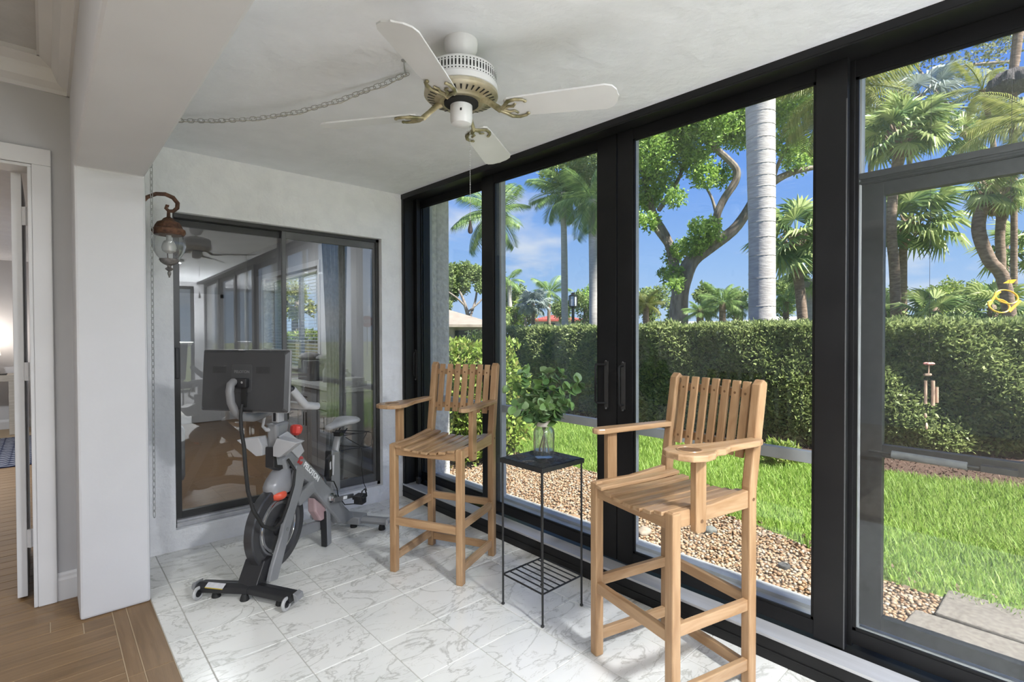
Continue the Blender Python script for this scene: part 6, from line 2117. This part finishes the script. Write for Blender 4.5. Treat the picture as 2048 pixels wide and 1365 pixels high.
tan = mat('tan_wall', (.27, .235, .19), (.31, .27, .22), scale=3, rough=.9)
troof = mat('tan_tiles', (.20, .165, .135), (.30, .26, .22), scale=2.2, rough=.9, bump=.6, bscale=8, stretch=(1, 6, 1))
hip_house('tan house with a pale tiled hip roof', 864, 34., 4.9, 8, 2.0, 1.3, math.radians(-18), tan, troof, .5, ((1.1, .75, 1.6, .9, -4.02),))
o = MB().bar(ground(800, 27), ground(945, 26), .2, 1.9).build('garden_wall', mat('cream_wall', (.30, .28, .245), (.34, .32, .28), scale=2, rough=.9), None)
tag(o, 'low cream garden wall in front of the tan house', 'wall')
o = leaves('clipped_bush', clump_points([(at(880, 664, 28.6), .4), (at(870, 665, 28.6), .4), (at(860, 665, 28.6), .4)], 4000), .1, 'treeleaf', None)
tag(o, 'small square bush against the tan house', 'bush')
wh = mat('white_house', (.40, .41, .42), (.45, .46, .47), scale=2, rough=.8)
hip_house('white house with a red tiled roof', 1112, 42., 3.4, 4, 2.55, .45, math.radians(-YAW * 0 - 42), wh, mat('red_tiles', (.30, .05, .04), (.36, .08, .06), scale=3, rough=.8), .3, ((-.7, 1.75, .9, .5, -2.02),))
hip_house('low white building behind the palms', 1580, 30., 7, 5, 1.9, .5, math.radians(-42), wh, mat('white_roof', (.6, .6, .6), rough=.8), .3, ((.5, .9, 1.6, .6, -2.52),))
hip_house('white house far behind the big tree', 1420, 46., 9, 5, 1.9, .6, math.radians(-42), wh, mat('grey_roof', (.5, .48, .46), rough=.8), .3)

D = 12.
sl_ = thing('street_lamp', 'black post lamp with a hexagonal white lantern behind the hedge', 'lamp', ground(1146, D))
q = at(1146, 617, D)
MB().tube([(q.x, q.y, 0), (q.x, q.y, q.z)], .035, 12).build('post', 'iron', sl_, smooth=True)
Mq = Matrix.Translation(q)
MB().lathe([(.03, 0), (.10, .05)], 6, Mq).lathe([(.10, .28), (.11, .29), (.04, .33), (.05, .35), (.01, .37)], 6, Mq).build('cap', 'iron', sl_)
MB().lathe([(.085, .045), (.085, .285)], 6, Mq).build('lantern', mat('white_lantern', (.78, .80, .83), rough=.5), sl_)
b = MB()
for k in range(6):
    a = PI / 3 * k
    b.tube([q + Vector((.095 * math.cos(a), .095 * math.sin(a), .045)), q + Vector((.095 * math.cos(a), .095 * math.sin(a), .285))], .010, 6)
b.build('lantern_bar', 'iron', sl_)

ss = thing('stop_sign', 'red octagonal stop sign on a post, seen mirrored in the sliding window', 'sign', (16.2, -24.2, 0))
fd = Vector((-.463, .93, 0)).normalized()
e1 = Vector((0, 0, 1)).cross(fd).normalized()
c_ = Vector((16.2, -24.2, 2.3))
oct_ = [(.40 * math.cos(PI / 8 + PI / 4 * k), .40 * math.sin(PI / 8 + PI / 4 * k)) for k in range(8)]
MB().prism(oct_, lambda u, v, w: c_ + e1 * u * 1.04 + Vector((0, 0, v * 1.04)) + fd * w, -.012, -.002).build('border', 'whiteprint', ss)
MB().prism(oct_, lambda u, v, w: c_ + e1 * u + Vector((0, 0, v)) + fd * w, -.006, .0).build('face', 'redprint', ss)
put('lettering', text_mesh('STOP', .30, frame_M(c_ + fd * .003, e1, (0, 0, 1)), bold=.008), 'whiteprint', ss)
MB().tube([c_ - fd * .03 + Vector((0, 0, -2.3)), c_ - fd * .03 + Vector((0, 0, .3))], .03, 8).build('post', 'greyalu', ss)

# ---------------------------------------------------------------- ornaments hanging outside the screen door
D = 2.45
wc = thing('wind_chime', 'small wooden wind chime hanging outside the screen door', 'wind chime', at(1857, 860, D))
a0 = at(1858, 728, D)
MB().tube([Vector((a0.x, a0.y, 2.95)), a0], .0008, 4).build('string', 'iron', wc)
wood = mat('chime_wood', (.42, .27, .19), (.52, .36, .27), scale=30, rough=.7)
b = MB()
for k in range(6):
    a = PI / 3 * k
    b.ball(a0 + Vector((.012 * math.cos(a), .012 * math.sin(a), .0)), (.012, .012, .007), 8, 6)
b.build('flower', mat('pink_flower', (.48, .18, .17), (.58, .32, .30), scale=30, rough=.6), wc, smooth=True)
MB().tube([a0, at(1857, 752, D)], .003, 6).build('stem', wood, wc)
q = at(1857, 750, D)
MB().tube([q - _r0 * .02, q + _r0 * .012], .006, 8).build('crossbar', wood, wc, smooth=True)
for dx_, z0, z1, r_ in ((-6, 762, 808, .0065), (9, 762, 812, .0075), (17, 775, 806, .006)):
    MB().tube([at(1857 + dx_, z0, D), at(1857 + dx_, z1, D)], r_, 10).build('chime_tube', wood, wc, smooth=True)
    MB().tube([q, at(1857 + dx_, z0, D)], .0007, 4).build('string', 'iron', wc)
MB().tube([q, at(1852, 832, D)], .0007, 4).build('string', 'iron', wc)
MB().ball(at(1851, 832, D), (.006, .006, .012), 8, 8).ball(at(1853, 853, D), (.012, .006, .017), 10, 8).build('clapper', wood, wc, smooth=True)

D = 2.25
yo = thing('hanging_ornament', 'yellow looped ornament hanging outside the right edge of the screen door', 'ornament', at(2010, 630, D))
MT['yel'] = mat('yellow_lacquer', (.72, .40, .03), (.80, .50, .06), scale=9, rough=.35)
fl_ = Vector((_f.x, _f.y, 0)).normalized()
for px, py, R, ry in ((1998, 612, .046, .03), (2013, 594, .05, .03)):
    c_ = at(px, py, D)
    Mo = frame_M(c_, (_r0 + Vector((0, 0, -.12))), Vector((0, 0, 1)) + fl_ * .15)
    Mo = Mo @ Matrix.Diagonal((1, ry / R, 1, 1))
    MB().torus(R, .0042, Mo, 32, 8).build('loop', 'yel', yo, smooth=True)
MB().tube([at(1978, 612, D), at(1990, 592, D), at(2000, 584, D)], .005, 8).build('mouthpipe', 'yel', yo, smooth=True)
MB().tube([at(2018, 624, D), at(2040, 602, D)], [.006, .006], 8).build('bar', 'yel', yo, smooth=True)
MB().add([at(2006, 567, D), at(2018, 560, D), at(2034, 559, D), at(2026, 567, D), at(2006, 567, D + .004), at(2018, 560, D + .004), at(2034, 559, D + .004), at(2026, 567, D + .004)], [(0, 1, 2, 3), (7, 6, 5, 4), (0, 4, 5, 1), (1, 5, 6, 2), (2, 6, 7, 3), (3, 7, 4, 0)]).build('tab', 'yel', yo)
b = MB()
a0 = at(2020, 560, D)
b.tube([Vector((a0.x, a0.y, 2.95)), a0, at(2014, 580, D)], .0008, 4).build('string', 'iron', yo)
